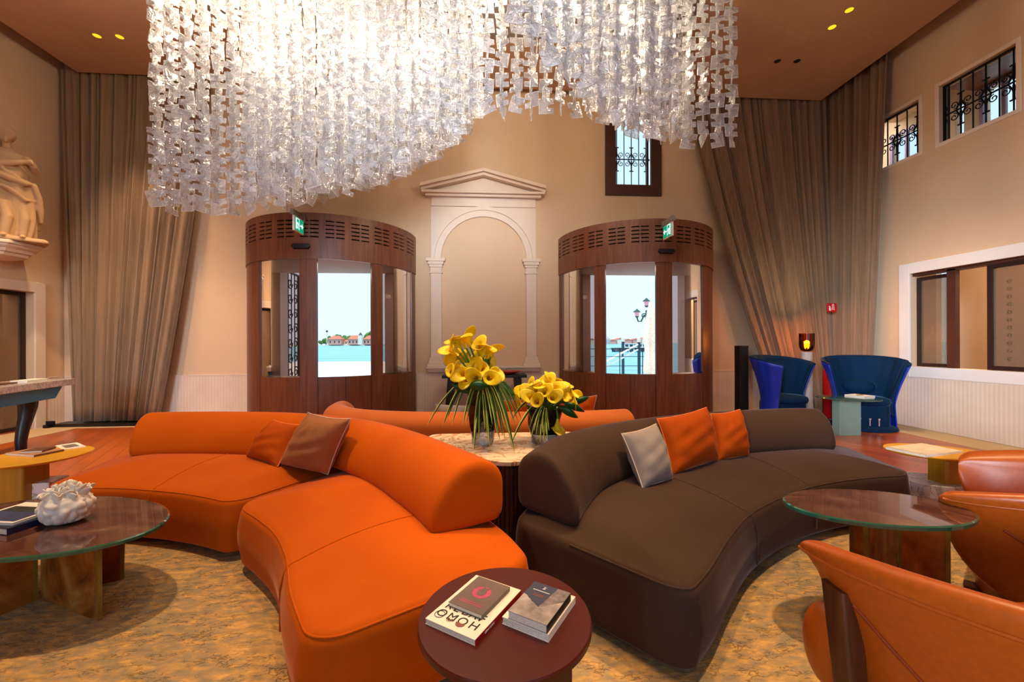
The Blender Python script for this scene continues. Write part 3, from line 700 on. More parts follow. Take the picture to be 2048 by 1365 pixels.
# --- orange sofa
I = V3([(-.50, 1.18), (-.68, 1.45), (-.83, 1.73), (-1.02, 1.98), (-1.36, 2.28), (-1.66, 2.44), (-2.0, 2.55), (-2.3, 2.61), (-2.66, 2.62)])
O = V3([(.2, 1.6), (.09, 1.9), (-.12, 2.25), (-.44, 2.68), (-.85, 3.08), (-1.35, 3.34), (-1.85, 3.46), (-2.35, 3.50), (-2.86, 3.46)])
t = thing('curved_sofa', 'curved orange velvet sofa on the left with a low rolled back', 'sofa', (-1.2, 2.5, 0))
pillow_box(sofa_map(I, O, 1.6, .85, 0, .497), 1.6, .85, .13, .05, .05, .352, .056).build('seat', 'orange', t, True, 70)
pillow_box(sofa_map(I, O, 1.6, .85, .503, 1), 1.6, .85, .13, .05, .05, .352, .056).build('seat', 'orange', t, True, 70)
seam_on(t, sofa_map(I, O, 1.6, .85, 0, .497), .66, .85, 'orange'); seam_on(t, sofa_map(I, O, 1.6, .85, .503, 1), .75, .85, 'orange')
edge_seam(t, sofa_map(I, O, 1.6, .85, 0, .497), 1.6, .85, .13, 'orange'); edge_seam(t, sofa_map(I, O, 1.6, .85, .503, 1), 1.6, .85, .13, 'orange')
back_roll(I, O, .125, .945, dprof(.36, .385, .675), .05).build('backrest', 'orange', t, True, 70)
b = MB(); rg = [(crom(I, i/40).lerp(crom(O, i/40), .12), crom(I, i/40).lerp(crom(O, i/40), .88)) for i in range(2, 39)]
b.rings([[(*p.xy, .014), (*q.xy, .014), (*q.xy, .07), (*p.xy, .07)] for p, q in rg]); b.build('plinth', 'dark', t, True, 0)
# --- brown sofa
I = V3([(.69, 1.34), (.86, 1.49), (1.07, 1.71), (1.33, 1.95), (1.66, 2.16), (2.0, 2.32), (2.4, 2.42), (2.78, 2.46)])
O = V3([(.13, 1.98), (.25, 2.22), (.44, 2.5), (.8, 2.78), (1.27, 3.01), (1.8, 3.17), (2.4, 3.26), (2.98, 3.22)])
t = thing('curved_sofa', 'curved dark brown velvet sofa on the right with a low rolled back', 'sofa', (1.5, 2.4, 0))
pillow_box(sofa_map(I, O, 2.9, .85), 2.9, .85, .13, .05, .05, .352, .056, 90).build('seat', 'brown', t, True, 70)
seam_on(t, sofa_map(I, O, 2.9, .85), 1.25, .85, 'brown'); seam_on(t, sofa_map(I, O, 2.9, .85), 2.0, .85, 'brown')
edge_seam(t, sofa_map(I, O, 2.9, .85), 2.9, .85, .13, 'brown')
back_roll(I, O, .04, .925, dprof(.37, .385, .672), .05).build('backrest', 'brown', t, True, 70)
b = MB(); rg = [(crom(I, i/40).lerp(crom(O, i/40), .12), crom(I, i/40).lerp(crom(O, i/40), .88)) for i in range(2, 39)]
b.rings([[(*p.xy, .014), (*q.xy, .014), (*q.xy, .07), (*p.xy, .07)] for p, q in rg]); b.build('plinth', 'dark', t, True, 0)
# --- rear sofa (back turned to us)
O = V3([(-1.5, 4.06), (-1.42, 3.72), (-1.12, 3.42), (-.6, 3.24), (0, 3.17), (.6, 3.15), (1.12, 3.2), (1.42, 3.32)])
I = V3([(-.95, 4.7), (-.8, 4.5), (-.6, 4.3), (-.3, 4.17), (.1, 4.1), (.6, 4.08), (1.0, 4.12), (1.4, 4.22)])
t = thing('curved_sofa', 'apricot curved sofa behind the flowers, its back turned to us', 'sofa', (0, 3.7, 0))
def flip(mp): return mp
def rmap(a, bb, z):
    tt = 1-a/2.7; p = crom(I, tt); q = crom(O, tt); x = p.lerp(q, bb/.85); return (x.x, x.y, z)
pillow_box(rmap, 2.7, .85, .13, .05, .05, .352, .056, 70).build('seat', 'rear', t, True, 70)
bk = back_roll(I, O, .02, .9, dprof(.34, .385, .645), .05); bk.f = [f[::-1] for f in bk.f]; bk.build('backrest', 'rear', t, True, 70)
b = MB(); rg = [(crom(I, i/40).lerp(crom(O, i/40), .12), crom(I, i/40).lerp(crom(O, i/40), .88)) for i in range(2, 39)]
b.rings([[(*p.xy, .006), (*q.xy, .006), (*q.xy, .07), (*p.xy, .07)] for p, q in rg][::-1]); b.build('plinth', 'dark', t, True, 0)
# ================================================================ CUSHIONS
def cushion(lab, bl, br, tr, tl, th, mat, pip, grp=None, seed=0, sag=.0):
    P = [Vector(q) for q in (bl, br, tr, tl)]; c = sum(P, Vector())/4
    N = ((P[1]-P[0]).cross(P[3]-P[0])).normalized()
    rnd = random.Random(seed); f1, f2, f3 = (rnd.uniform(0, 6) for _ in range(3))
    t = thing('cushion', lab, 'cushion', tuple((P[0]+P[1])/2), 0, grp)
    def edge(u, v):  # slightly concave sides
        x, y = 2*u-1, 2*v-1; k = .07
        x2 = x*(1-k*(1-y*y)); y2 = y*(1-k*(1-x*x)); u, v = (x2+1)/2, (y2+1)/2
        return P[0]*(1-u)*(1-v)+P[1]*u*(1-v)+P[2]*u*v+P[3]*(1-u)*v
    n = 28; b = MB()
    for s in (1, -1):
        def fn(u, v):
            x, y = 2*u-1, 2*v-1; h = max(0, (1-abs(x)**2.4)*(1-abs(y)**2.4))**.5
            wr = 1+.045*sin(7*x+5*y+f1)*(abs(x)+.2)+.06*sin(11*y-4*x+f2)*(1-abs(y))*.8+.05*sin(17*x*y+6*x+f3)*(.3+abs(x*y))+.04*sin(15*(x+y)+f2)*max(0, x-.2)
            return edge(u, v)+N*(s*th*.7*h*wr)
        i0 = len(b.f); b.grid(fn, n, n)
        if s < 0: b.f[i0:] = [f[::-1] for f in b.f[i0:]]
    b.build('cover', mat, t, True, 85)
    pts = [edge(*q) for q in [(i/n, 0) for i in range(n)]+[(1, i/n) for i in range(n)]+[(1-i/n, 1) for i in range(n)]+[(0, 1-i/n) for i in range(n+1)]]
    b = MB(); b.tube(pts, .0032, 6); b.build('piping', pip, t, True, 80)
    return t
zs = .398
def lift(p, dz=0): return (p[0], p[1], p[2]+dz)
cushion('small rust orange cushion behind the tan one on the orange sofa', G(492, 915, zs), G(556, 934, zs), D(602, 850, 2.88), D(546, 840, 2.92), .12, 'orange2', 'piping_o', None, 1)
cushion('tan velvet cushion in front on the orange sofa', G(560, 929, .39), G(656, 950, .385), D(702, 838, 2.55), D(616, 826, 2.62), .16, 'tan', 'piping_w', None, 2)
cushion('pale grey velvet cushion on the brown sofa, nearest the camera', G(1286, 980, zs), G(1346, 961, zs), D(1312, 848, 2.5), D(1243, 868, 2.4), .12, 'greyv', 'piping_w', None, 3)
cushion('large orange velvet cushion between grey and small orange ones on the brown sofa', G(1345, 953, zs), G(1437, 922, zs), D(1413, 815, 2.82), D(1314, 838, 2.62), .14, 'orange2', 'piping_o', None, 4)
cushion('small orange velvet cushion farthest along the brown sofa', G(1434, 924, zs), G(1498, 914, zs), D(1480, 819, 2.98), D(1421, 828, 2.9), .12, 'orange2', 'piping_o', None, 5)
cushion('grey cushion with pale piping on the rear sofa, left of the tall vase', D(878, 850, 3.8), D(945, 850, 3.8), D(940, 812, 3.82), D(871, 809, 3.82), .1, 'greyv', 'piping_w', None, 6)
cushion('orange cushion on the rear sofa seen between the two vases', D(978, 850, 3.82), D(1058, 850, 3.82), D(1056, 799, 3.84), D(975, 801, 3.84), .1, 'orange2', 'piping_w', None, 7)
cushion('orange cushion with pale piping on the rear sofa, right of the low vase', D(1105, 850, 3.86), D(1186, 850, 3.86), D(1194, 791, 3.9), D(1112, 800, 3.9), .1, 'orange2', 'piping_w', None, 8)
# ================================================================ ROUNDED SHAPES / TABLES
def rpoly(P, r, n=8):
    out = []; m_ = len(P)
    for i in range(m_):
        p = Vector(P[i]).to_2d(); a = (Vector(P[i-1]).to_2d()-p).normalized(); c = (Vector(P[(i+1) % m_]).to_2d()-p).normalized()
        ri = r[i] if isinstance(r, (list, tuple)) else r
        ang = a.angle(c)/2; d = ri/math.tan(ang); s = p+a*d; e = p+c*d; o = p+(a+c).normalized()*(ri/sin(ang))
        a0 = atan2(s.y-o.y, s.x-o.x); a1 = atan2(e.y-o.y, e.x-o.x)
        while a1-a0 > pi: a1 -= 2*pi
        while a1-a0 < -pi: a1 += 2*pi
        out += [(o.x+ri*cos(a0+(a1-a0)*k/n), o.y+ri*sin(a0+(a1-a0)*k/n)) for k in range(n+1)]
    return out
def ellipse(c, a, bb, rot, n=72):
    return [(c[0]+a*cos(q)*cos(rot)-bb*sin(q)*sin(rot), c[1]+a*cos(q)*sin(rot)+bb*sin(q)*cos(rot)) for q in [2*pi*i/n for i in range(n)]]
# centre console with veined marble top
tri = [(.135, 2.13), (.74, 2.98), (-.47, 2.98)]
t = thing('console_table', 'dark slatted wood console with veined marble top between the sofas', 'table', (.13, 2.7, 0))
b = MB(); b.prism(rpoly(tri, [.16, .08, .08]), .522, .55); b.build('marble_top', 'marble_t', t, True, 30, .006)
inn = rpoly([(.135, 2.19), (.68, 2.95), (-.41, 2.95)], [.15, .06, .06], 12)
b = MB(); b.prism(inn, .014, .522); b.build('cabinet', 'walnut_d', t, True, 30)
b = MB(); m_ = len(inn); acc = 0
for i in range(m_):
    p, q = Vector(inn[i]), Vector(inn[(i+1) % m_]); L = (q-p).length; k = max(1, int(L/.022))
    d = (q-p).normalized(); nn = Vector((d.y, -d.x)) if True else 0
    for j in range(k):
        c = p.lerp(q, (j+.5)/k); b.box((c.x+nn.x*.004, c.y+nn.y*.004, .27), (L/k*.6, .008, .48), atan2(d.y, d.x))
b.build('slats', 'legwood', t, True, 0)
# front round table
c = (.05, 1.06); R = .221
t = thing('side_table', 'round burgundy lacquer side table in the foreground', 'table', (*c, 0))
b = MB(); b.rev([(R-.006, .478), (R, .484), (R, .496), (R-.003, .5), (R-.012, .5), (.0, .5)], 72, (*c, 0)); b.build('table_top', 'burgundy', t, True, 30)
b = MB(); b.bb(c[0]-.02, c[0]+.17, c[1]-.03, c[1]+.03, .014, .478); b.build('panel_leg', 'burgundy_d', t, True, 0, .004)
b = MB(); b.bb(c[0]-.1, c[0]+.02, c[1]-.03, c[1]+.13, .014, .478); b.build('panel_leg', 'burgundy_d', t, True, 0, .004)
# glass oval tables
def glass_table(lab, c, a, bb, rot, z, panels):
    t = thing('glass_coffee_table', lab, 'table', (*c, 0))
    E = ellipse(c, a, bb, rot); E2 = ellipse(c, a-.008, bb-.008, rot)
    b = MB(); b.prism(E2, z-.016, z); b.build('glass_top', 'bronze_top', t, True, 30)
    b = MB(); n = len(E)
    b.rings([[(*p, zz) for p in ring] for ring, zz in ((E2, z-.019), (E, z-.016), (E, z-.003), (E2, z+.0006))], False, False); b.build('glass_rim', 'green_edge', t, True, 50)
    for p, q in panels:
        p, q = Vector(p), Vector(q); L = (q-p).length; d = (q-p)/L; cc = (p+q)/2
        b = MB(); b.box((cc.x, cc.y, (z-.019+.014)/2), (L-.016, .014, z-.034), atan2(d.y, d.x)); b.build('glass_panel', 'amber_leg', t, True, 0)
        for e in (p, q): b = MB(); b.box((e.x, e.y, (z-.02+.014)/2), (.016, .016, z-.036), atan2(d.y, d.x)); b.build('panel_edge', 'gold_edge', t, True, 0)
    return t
GL = (-2.03, 2.04)
glass_table('oval smoked glass coffee table on amber glass panels at the left', GL, .57, .32, radians(-14), .38, [((-2.06, 2.06), (-1.66, 1.88)), ((-2.08, 2.04), (-2.2, 1.8)), ((-2.03, 2.09), (-1.83, 2.2))])
GRc = (1.641, 1.624)
glass_table('oval smoked glass coffee table on amber glass panels at the right', GRc, .355, .205, radians(-8), .51, [((1.758, 1.636), (1.91, 1.576)), ((1.74, 1.63), (1.5, 1.52)), ((1.745, 1.65), (1.697, 1.79))])
# yellow tables
def yellow_table(lab, c, a, bb, rot, z, col, base_cyl, cb):
    t = thing('side_table', lab, 'table', (*c, 0))
    b = MB(); E = ellipse(c, a, bb, rot); E1 = ellipse(c, a-.05, bb-.05, rot)
    b.rings([[(*p, zz) for p in r] for r, zz in ((E1, z-.028), (ellipse(c, a-.004, bb-.004, rot), z-.012), (E, z-.006), (ellipse(c, a-.003, bb-.003, rot), z))]); b.build('table_top', 'yellow', t, True, 50)
    cx, cy, w_, d_ = col; b = MB(); b.prism(rpoly([(cx-w_/2, cy-d_/2), (cx+w_/2, cy-d_/2), (cx+w_/2, cy+d_/2), (cx-w_/2, cy+d_/2)], .02), .006, z-.026); b.build('column', 'yellow_d', t, True, 30)
    b = MB(); cx, cy, s, zz = cb
    if base_cyl: b.prism(ellipse((cx, cy), s, s, 0, 48), .006, zz)
    else: b.box((cx, cy, zz/2+.003), (s, s*.8, zz-.006), .2)
    b.build('stone_base', 'marble_g' if base_cyl else 'marble_w', t, True, 30, .004)
    return t
YL = (-3.02, 2.97); YR = (3.22, 2.72)
yellow_table('yellow topped side table on a white marble block at the left edge', YL, .28, .26, radians(40), .455, (-3.06, 2.92, .2, .18), False, (-3.0, 2.97, .22, .29))
yellow_table('yellow topped side table on a grey stone cylinder, right of the brown sofa', YR, .3, .22, radians(-20), .42, (3.21, 2.66, .13, .13), True, (3.16, 2.72, .17, .22))
# ================================================================ BOOKS
def book(lab, n, l, r, z0, th, cover, spine_mat=None, art=None, name='book', grp=None, soft=True, spine='r'):
    "n,l,r: near, left and right corners (world points) of the top face"
    N, Lc, Rc = (Vector((q[0], q[1], 0)) for q in (n, l, r))
    e1 = (Rc-N); w = e1.length; e1.normalize(); e2 = Vector((-e1.y, e1.x, 0)); h = (Lc-N).dot(e2); c = N+e1*w/2+e2*h/2
    t = thing(name, lab, 'book', (c.x, c.y, z0), atan2(e1.y, e1.x), grp)
    ct = .0012 if soft else .0025
    b = MB(); b.bb(-w/2, w/2, -h/2, h/2, 0, ct); b.bb(-w/2, w/2, -h/2, h/2, th-ct, th)
    if spine == 'r': b.bb(-w/2, w/2, -h/2, -h/2+ct, ct, th-ct)
    elif spine == 'x': b.bb(w/2-ct, w/2, -h/2, h/2, ct, th-ct)
    b.build('cover', cover, t, False, 0)
    b = MB(); k = .0015; b.bb(-w/2+k, w/2-k, -h/2+k, h/2-k, ct, th-ct); b.build('pages', 'pages', t, False, 0)
    if spine_mat and spine == 'r': b = MB(); b.bb(-w/2, w/2, -h/2-.0008, -h/2, 0, th); b.build('spine', spine_mat, t, False, 0)
    if art: art(t, w, h, th)
    return t
def flat(t, pts, z, mat, nm, th=.0005):
    b = MB(); b.prism(pts, z, z+th); return b.build(nm, mat, t, False, 0)
def letters(t, txt, size, x, y, z, rot, mat, nm, sx=1):
    vs, fs = text_mesh(txt, size); b = MB(); T = Matrix.Translation((x, y, z+.0004))@Matrix.Rotation(rot, 4, 'Z')@Matrix.Diagonal((sx, 1, 1, 1))
    b.raw([T@v for v in vs], fs); return b.build(nm, mat, t, False, 0)
M['art_slate'] = plain('slate_cover', '#6B5A56', .5); M['art_pink'] = plain('pink_print', '#B8486A', .6); M['art_night'] = plain('night_blue_print', '#3A4058', .4)
M['art_photo'] = plain('cloudy_print', '#A69A98', .5, 0, 22, .3); M['art_wall'] = plain('stone_print', '#85787A', .5, 0, 60, .25); M['art_brown'] = plain('rosy_brown_print', '#8A4A44', .6)
M['art_scene'] = plain('dark_green_print', '#26302A', .5, 0, 40, .4); M['art_blue'] = plain('blue_print', '#34406E', .5, 0, 20, .2); M['navy_cover'] = plain('navy_cover', '#161A3A', .4); M['brown_cover'] = plain('brown_cover', '#6A4022', .6)
M['pink_cover'] = plain('salmon_cover', '#C08A66', .6); M['red_spine'] = plain('red_spine', '#A01018', .45); M['cream'] = plain('cream_cover', '#E6D2B4', .7)
def art_faber(t, w, h, th):
    # the cover faces a reader on the far side: x runs along the near edge
    s = .032; y0 = 0
    # local x = toward right-far corner, local y = toward left-far corner; top of cover at -x side
    def row(word, x, ys, sz):
        for ch, y in zip(word, ys): letters(t, ch, sz, x, y, th, pi/2+pi, 'ink', 'cover_letter')
    row('HOMO', -w/2+.036, [-.047, -.013, .019, .052], .036)
    row('FABER', -w/2+.068, [-.05, -.025, 0, .027, .052], .036)
    def ring(x, y, r0, r1, mat, nm):
        b = MB(); n = 24; b.rings([[(x+r*cos(2*pi*i/n), y+r*sin(2*pi*i/n), z) for i in range(n)] for r, z in ((r0, th+.0006), (r1, th+.0006), (r1, th+.0012), (r0, th+.0012), (r0, th+.0006))], False, False); b.build(nm, mat, t, False, 0)
    n = 20; flat(t, [(-w/2+.028+.013*cos(a), -.013+.013*sin(a)) for a in [pi/2+pi*i/n for i in range(n+1)]], th+.0007, 'art_brown', 'cover_motif')
    ring(-w/2+.03, .054, .012, .0135, 'ink', 'cover_motif')
    b = MB()
    for k in range(7): a = pi/2+pi*(k+.5)/7; b.prism([(-w/2+.03+.004*cos(a+.5), .018+.004*sin(a+.5)), (-w/2+.03+.014*cos(a), .018+.014*sin(a)), (-w/2+.03+.004*cos(a-.5), .018+.004*sin(a-.5))], th+.0006, th+.001)
    b.build('cover_motif', 'brown_cover', t, False, 0)
    vs, fs = text_mesh('HOMO FABER', .007); b = MB(); T = Matrix.Translation((-w/2+.06, -h/2-.0012, th/2))@Matrix.Rotation(pi/2, 4, 'X')@Matrix.Rotation(pi, 4, 'Z'); b.raw([T@v for v in vs], fs); b.build('spine_lettering', 'white', t, False, 0)
def art_cat(t, w, h, th):
    n = 32; flat(t, [(.008+.026*cos(2*pi*i/n), .026*sin(2*pi*i/n)) for i in range(n)], th, 'art_pink', 'pink_disc')
    flat(t, [(.0+.008+.015*cos(a)*(1+.1*sin(3*a)), .013*sin(a)) for a in [2*pi*i/24 for i in range(24)]]+[], th+.0006, 'art_slate', 'animal_silhouette')
    flat(t, [(.018, -.008), (.032, -.012), (.027, -.004), (.033, .006), (.018, .006)], th+.0008, 'art_slate', 'animal_silhouette')
    for k, (x, q) in enumerate(((-.047, .034), (-.04, .034))): flat(t, [(x, -q), (x+.003, -q), (x+.003, q), (x, q)], th, 'art_pink', 'title_line')
def art_castle(t, w, h, th):
    flat(t, [(-w/2, -h/2), (w/2, -h/2), (w/2, h/2), (-w/2, h/2)], th, 'art_photo', 'cover_photo')
    flat(t, [(w/2, h/2), (w/2, -.02), (-w/2+.05, -.005), (-w/2+.055, .005), (-w/2+.06, .012), (-w/2+.063, .02), (-w/2+.07, .028), (-w/2+.072, .034), (-w/2+.08, .042), (-w/2+.083, h/2)], th+.0005, 'art_night', 'dark_sky_panel')
    flat(t, [(w/2, -.018), (w/2, -h/2), (w/2-.045, -h/2), (-w/2+.05, -.006)], th+.0006, 'art_wall', 'roof_print')
    for x, q in ((w/2-.05, .03), (w/2-.056, .03)): flat(t, [(x, .0), (x+.003, .0), (x+.003, q), (x, q)], th+.0011, 'art_brown', 'title_line')
    flat(t, [(w/2-.034, -.008), (w/2-.032, -.008), (w/2-.032, .04), (w/2-.034, .04)], th+.0011, 'white', 'title_line')
    letters(t, 'Z', .014, w/2-.018, .014, th+.001, -pi/2, 'white', 'cover_emblem')
z1 = .5
k = z1+.014
book('white paperback with a red spine and black lettering, under the slate book', G(950, 1281, k), G(851, 1237, k), G(1042, 1181, k), z1, .014, 'paper', 'red_spine', art_faber)
k = z1+.026
book('slate grey book with a pink disc on the cover, atop the white paperback', G(963.6, 1232, k), G(901, 1201.6, k), G(1020, 1175, k), z1+.0155, .011, 'art_slate', None, art_cat)
k = z1+.018
book('thick white book on the round table, lying under the castle photo book', G(1097, 1271, k), G(1003.6, 1235, k), G(1151, 1194, k), z1, .018, 'paper', None, None)
k = z1+.04
book('book with a dark castle roof photo cover, atop the thick white book', G(1093.4, 1250.4, k), G(1012.4, 1224, k), G(1141, 1186, k), z1+.018, .02, 'art_photo', 'dark', art_castle)
# books on the left glass table
def art_frame(t, w, h, th):
    flat(t, [(-w/2+.012, -h/2+.012), (w/2-.05, -h/2+.012), (w/2-.05, h/2-.02), (-w/2+.012, h/2-.02)], th, 'art_blue', 'cover_picture'); flat(t, [(0, -h/2+.012), (w/2-.05, -h/2+.012), (w/2-.05, h/2-.02), (0, h/2-.02)], th+.0005, 'art_scene', 'cover_picture')
zt = .381
def G2(px, py, z): return G(px, py, z)
n_, l_, r_ = G(14, 1058, zt+.03), G(-60, 1040, zt+.03), G(150, 1015, zt+.03)
book('dark navy hardback at the bottom of the pile on the left glass table', n_, l_, r_, zt, .028, 'navy_cover', None, None, soft=False)
n_, l_, r_ = G(25, 1046, zt+.042), G(-55, 1036, zt+.042), G(140, 1008, zt+.042)
book('white picture book on top of the navy hardback, left glass table', n_, l_, r_, zt+.0285, .012, 'paper', None, art_frame)
# books on yellow tables
zt = .455
book('salmon coloured art book lying lowest on the left yellow table', G(68, 911, zt+.014), G(26, 904, zt+.014), G(128, 899, zt+.014), zt, .014, 'pink_cover', 'brown_cover', None)
book('white magazine with a grey picture at the right of the left yellow table', G(126, 900, zt+.005), G(102, 893, zt+.005), G(172, 893, zt+.005), zt+.0003, .005, 'paper', None, lambda t, w, h, th: flat(t, [(-w*.3, -h*.3), (w*.3, -h*.3), (w*.3, h*.3), (-w*.3, h*.3)], th, 'grey', 'cover_picture'))
book('small brown notebook atop the salmon book, left yellow table', G(84, 902, zt+.026), G(62, 898, zt+.026), G(112, 894, zt+.026), zt+.0145, .012, 'brown_cover', None, None)
zt = .42
book('cream book with a pen line spine on the right yellow table', G(1850, 911, zt+.016), G(1793, 892, zt+.016), G(1925, 902, zt+.016), zt, .016, 'cream', 'paper', lambda t, w, h, th: flat(t, [(-w/2+.012, -h/2), (-w/2+.018, -h/2), (-w/2+.018, h/2), (-w/2+.012, h/2)], th, 'art_night', 'stripe'))
# ================================================================ RUFFLED CERAMIC VASE
vp = G(134, 1044, .381); t = thing('ruffled_vase', 'white ceramic vase with a ruffled coral-like mouth on the left glass table', 'vase', (vp.x, vp.y, .381))
b = MB(); n = 96
prof = [(.03, 0), (.058, .004), (.085, .022), (.104, .055), (.11, .085), (.106, .112), (.095, .135), (.085, .148), (.07, .146), (.055, .13), (.03, .11), (.0, .10)]
P = [crom([Vector((r, z, 0)) for r, z in prof], i/40) for i in range(41)]
rg = []
from mathutils import noise as mn
for q in P:
    ring = []
    for i in range(n):
        a = 2*pi*i/n; p = Vector((cos(a), sin(a), 0))
        w_ = mn.voronoi(Vector((cos(a)*2.2, sin(a)*2.2, q.y*20)))[0]; e = (w_[1]-w_[0]); bump = .013*(1-exp(-(e*4.5)**2)) if .01 < q.y < .128 and q.x > .06 else 0
        ring.append((p.x*(q.x+bump)*.8, p.y*(q.x+bump)*.8, q.y*.86))
    rg.append(ring)
b.rings(rg); b.build('bowl', 'ceramic', t, False, 80)
rnd = random.Random(4)
for rr_, h, ph, wv, amp, zb in ((.088, .034, 0, 9, .16, .112), (.068, .042, 1.3, 8, .22, .118), (.046, .048, 2.2, 6, .28, .122), (.024, .05, .6, 4, .3, .124)):
    b = MB()
    def fn(u, v):
        a = 2*pi*u; rad = rr_*.8*(1+(.05+amp*v)*sin(wv*a+ph)*(.3+.7*v))+.006*v*sin(2*a+ph)+.004*v
        return Vector((rad*cos(a+.1*v*sin(wv*a)), rad*sin(a+.1*v*sin(wv*a)), zb+h*v*(1+.2*sin(3*a+ph))+.006*v*sin(wv*2*a+1)))
    b.grid(fn, 120, 8, 0, True); b.build('ruffle', 'ceramic', t, False, 80, solid=.003)
# ================================================================ LEATHER ARMCHAIRS
def armchair(lab, loc, f, legs, bol=True):
    rz = atan2(f[1], f[0])-pi/2
    t = thing('armchair', lab, 'armchair', (*loc, .014), rz)
    half = [(-.44, .30), (-.45, .12), (-.425, -.08), (-.34, -.27), (-.18, -.38), (0, -.41)]
    PL = V3(half+[(-x, y) for x, y in half[-2::-1]])
    def prof(s):
        k = abs(2*s-1)                      # 1 at the wing tips, 0 mid back
        top = .69-.15*k**1.6; low = .12+.27*k**9; th = .045+.03*k**3
        return top, low, th
    def sect(s, shr=1.0):
        p = crom(PL, s); d = (crom(PL, min(1, s+.01))-crom(PL, max(0, s-.01))).normalized(); nrm = Vector((d.y, -d.x, 0))   # outward
        if nrm.dot(p-Vector((0, .05, 0))) < 0: nrm = -nrm
        top, low, th = prof(s); h = top-low; out = []
        pr = smooth_prof([(.0, .02), (.0, .3), (.004, .6), (.02, .85), (.022, .95), (.005, 1.0), (-.4*th, 1.005), (-.85*th, .97), (-th-.012, .9), (-th, .75), (-th, .4), (-th+.005, .05), (-th*.5, 0)], 30)
        cw, cz = -th/2, low+h/2
        for w, z in pr:
            w2 = w+.07*z*z; zz = low+h*z
            w2 = cw+(w2-cw)*shr; zz = cz+(zz-cz)*shr
            q = p+nrm*w2; out.append((q.x, q.y, zz))
        return out
    b = MB(); st = [(0, .55), (.004, .78), (.012, .92), (.025, 1)]+[(.025+.95*i/70, 1) for i in range(1, 70)]+[(.975, 1), (.988, .92), (.996, .78), (1, .55)]
    sh = b.rings([sect(s, k) for s, k in st]).build('wing_shell', 'leather', t, False, 70)
    b = MB(); pts = []
    for i in range(61):
        s = .012+.976*i/60; q = sect(s); pts.append(Vector(q[8])*.5+Vector(q[7])*.5)
    b.tube(pts, .006, 6); b.build('piping', 'leather', sh, False, 80)
    # seat cushion and lower body
    def mp(a, c, z): return (a-.405, c-.34, z)
    pillow_box(mp, .81, .60, .16, .07, .22, .355, .03, 20, 12).build('seat_cushion', 'leather', t, False, 70)
    def mp2(a, c, z): return (a-.40, c-.35, z)
    pillow_box(mp2, .80, .56, .15, .03, .085, .22, .0, 20, 12).build('seat_base', 'leather_d', t, False, 70)
    for sx in (-1, 1):
        if bol: b = MB(); b.ball((sx*.455, .245, .225), 1, 18, 0, (.05, .085, .13)); b.build('seat_bolster', 'leather', t, False, 80)
        b = MB(); b.tube([Vector(sect(.5+sx*q)[i_])*1.004 for q, i_ in ((.40, 5), (.36, 4), (.31, 3), (.25, 2), (.18, 1), (.1, 0))], .006, 6); b.build('diagonal_seam', 'leather_d', sh, False, 80)
    for sx, (fx, fy), (tx, ty), zt_ in legs:
        b = MB(); rg = []
        for k in range(6):
            q = k/5; cx_, cy_, cz_ = fx+(tx-fx)*q, fy+(ty-fy)*q, zt_*q; w_, d_ = .024+.01*q, .03+.01*q
            rg.append([(cx_+x, cy_+y, cz_) for x, y in rpoly([(-w_, -d_), (w_, -d_), (w_, d_), (-w_, d_)], .01, 3)])
        b.rings(rg); b.build('leg', 'legwood', t, False, 40)
    return t
def place(tip, f, hw=.44, fy=.30):
    f = Vector(f).normalized(); r = Vector((f.y, -f.x)); c = Vector(tip)+r*hw-f*fy; return (c.x, c.y), f
c_, f_ = place((1.096, 1.283), (0, 1))
armchair('cognac leather wing armchair in the right foreground, seen from behind', c_, f_, [(-1, (-.49, .11), (-.478, .17), .46), (1, (.49, .11), (.478, .17), .46), (-1, (-.26, -.26), (-.24, -.24), .1), (1, (.26, -.26), (.24, -.24), .1)])
c_, f_ = place((1.99, 1.67), (-.575, .818))
armchair('cognac leather wing armchair at the right edge beyond the glass table', c_, f_, [(1, (.287, .25), (.28, .22), .1), (-1, (-.287, .2), (-.28, .2), .1), (1, (.43, -.05), (.42, -.04), .3), (-1, (-.26, -.26), (-.24, -.24), .1)], False)
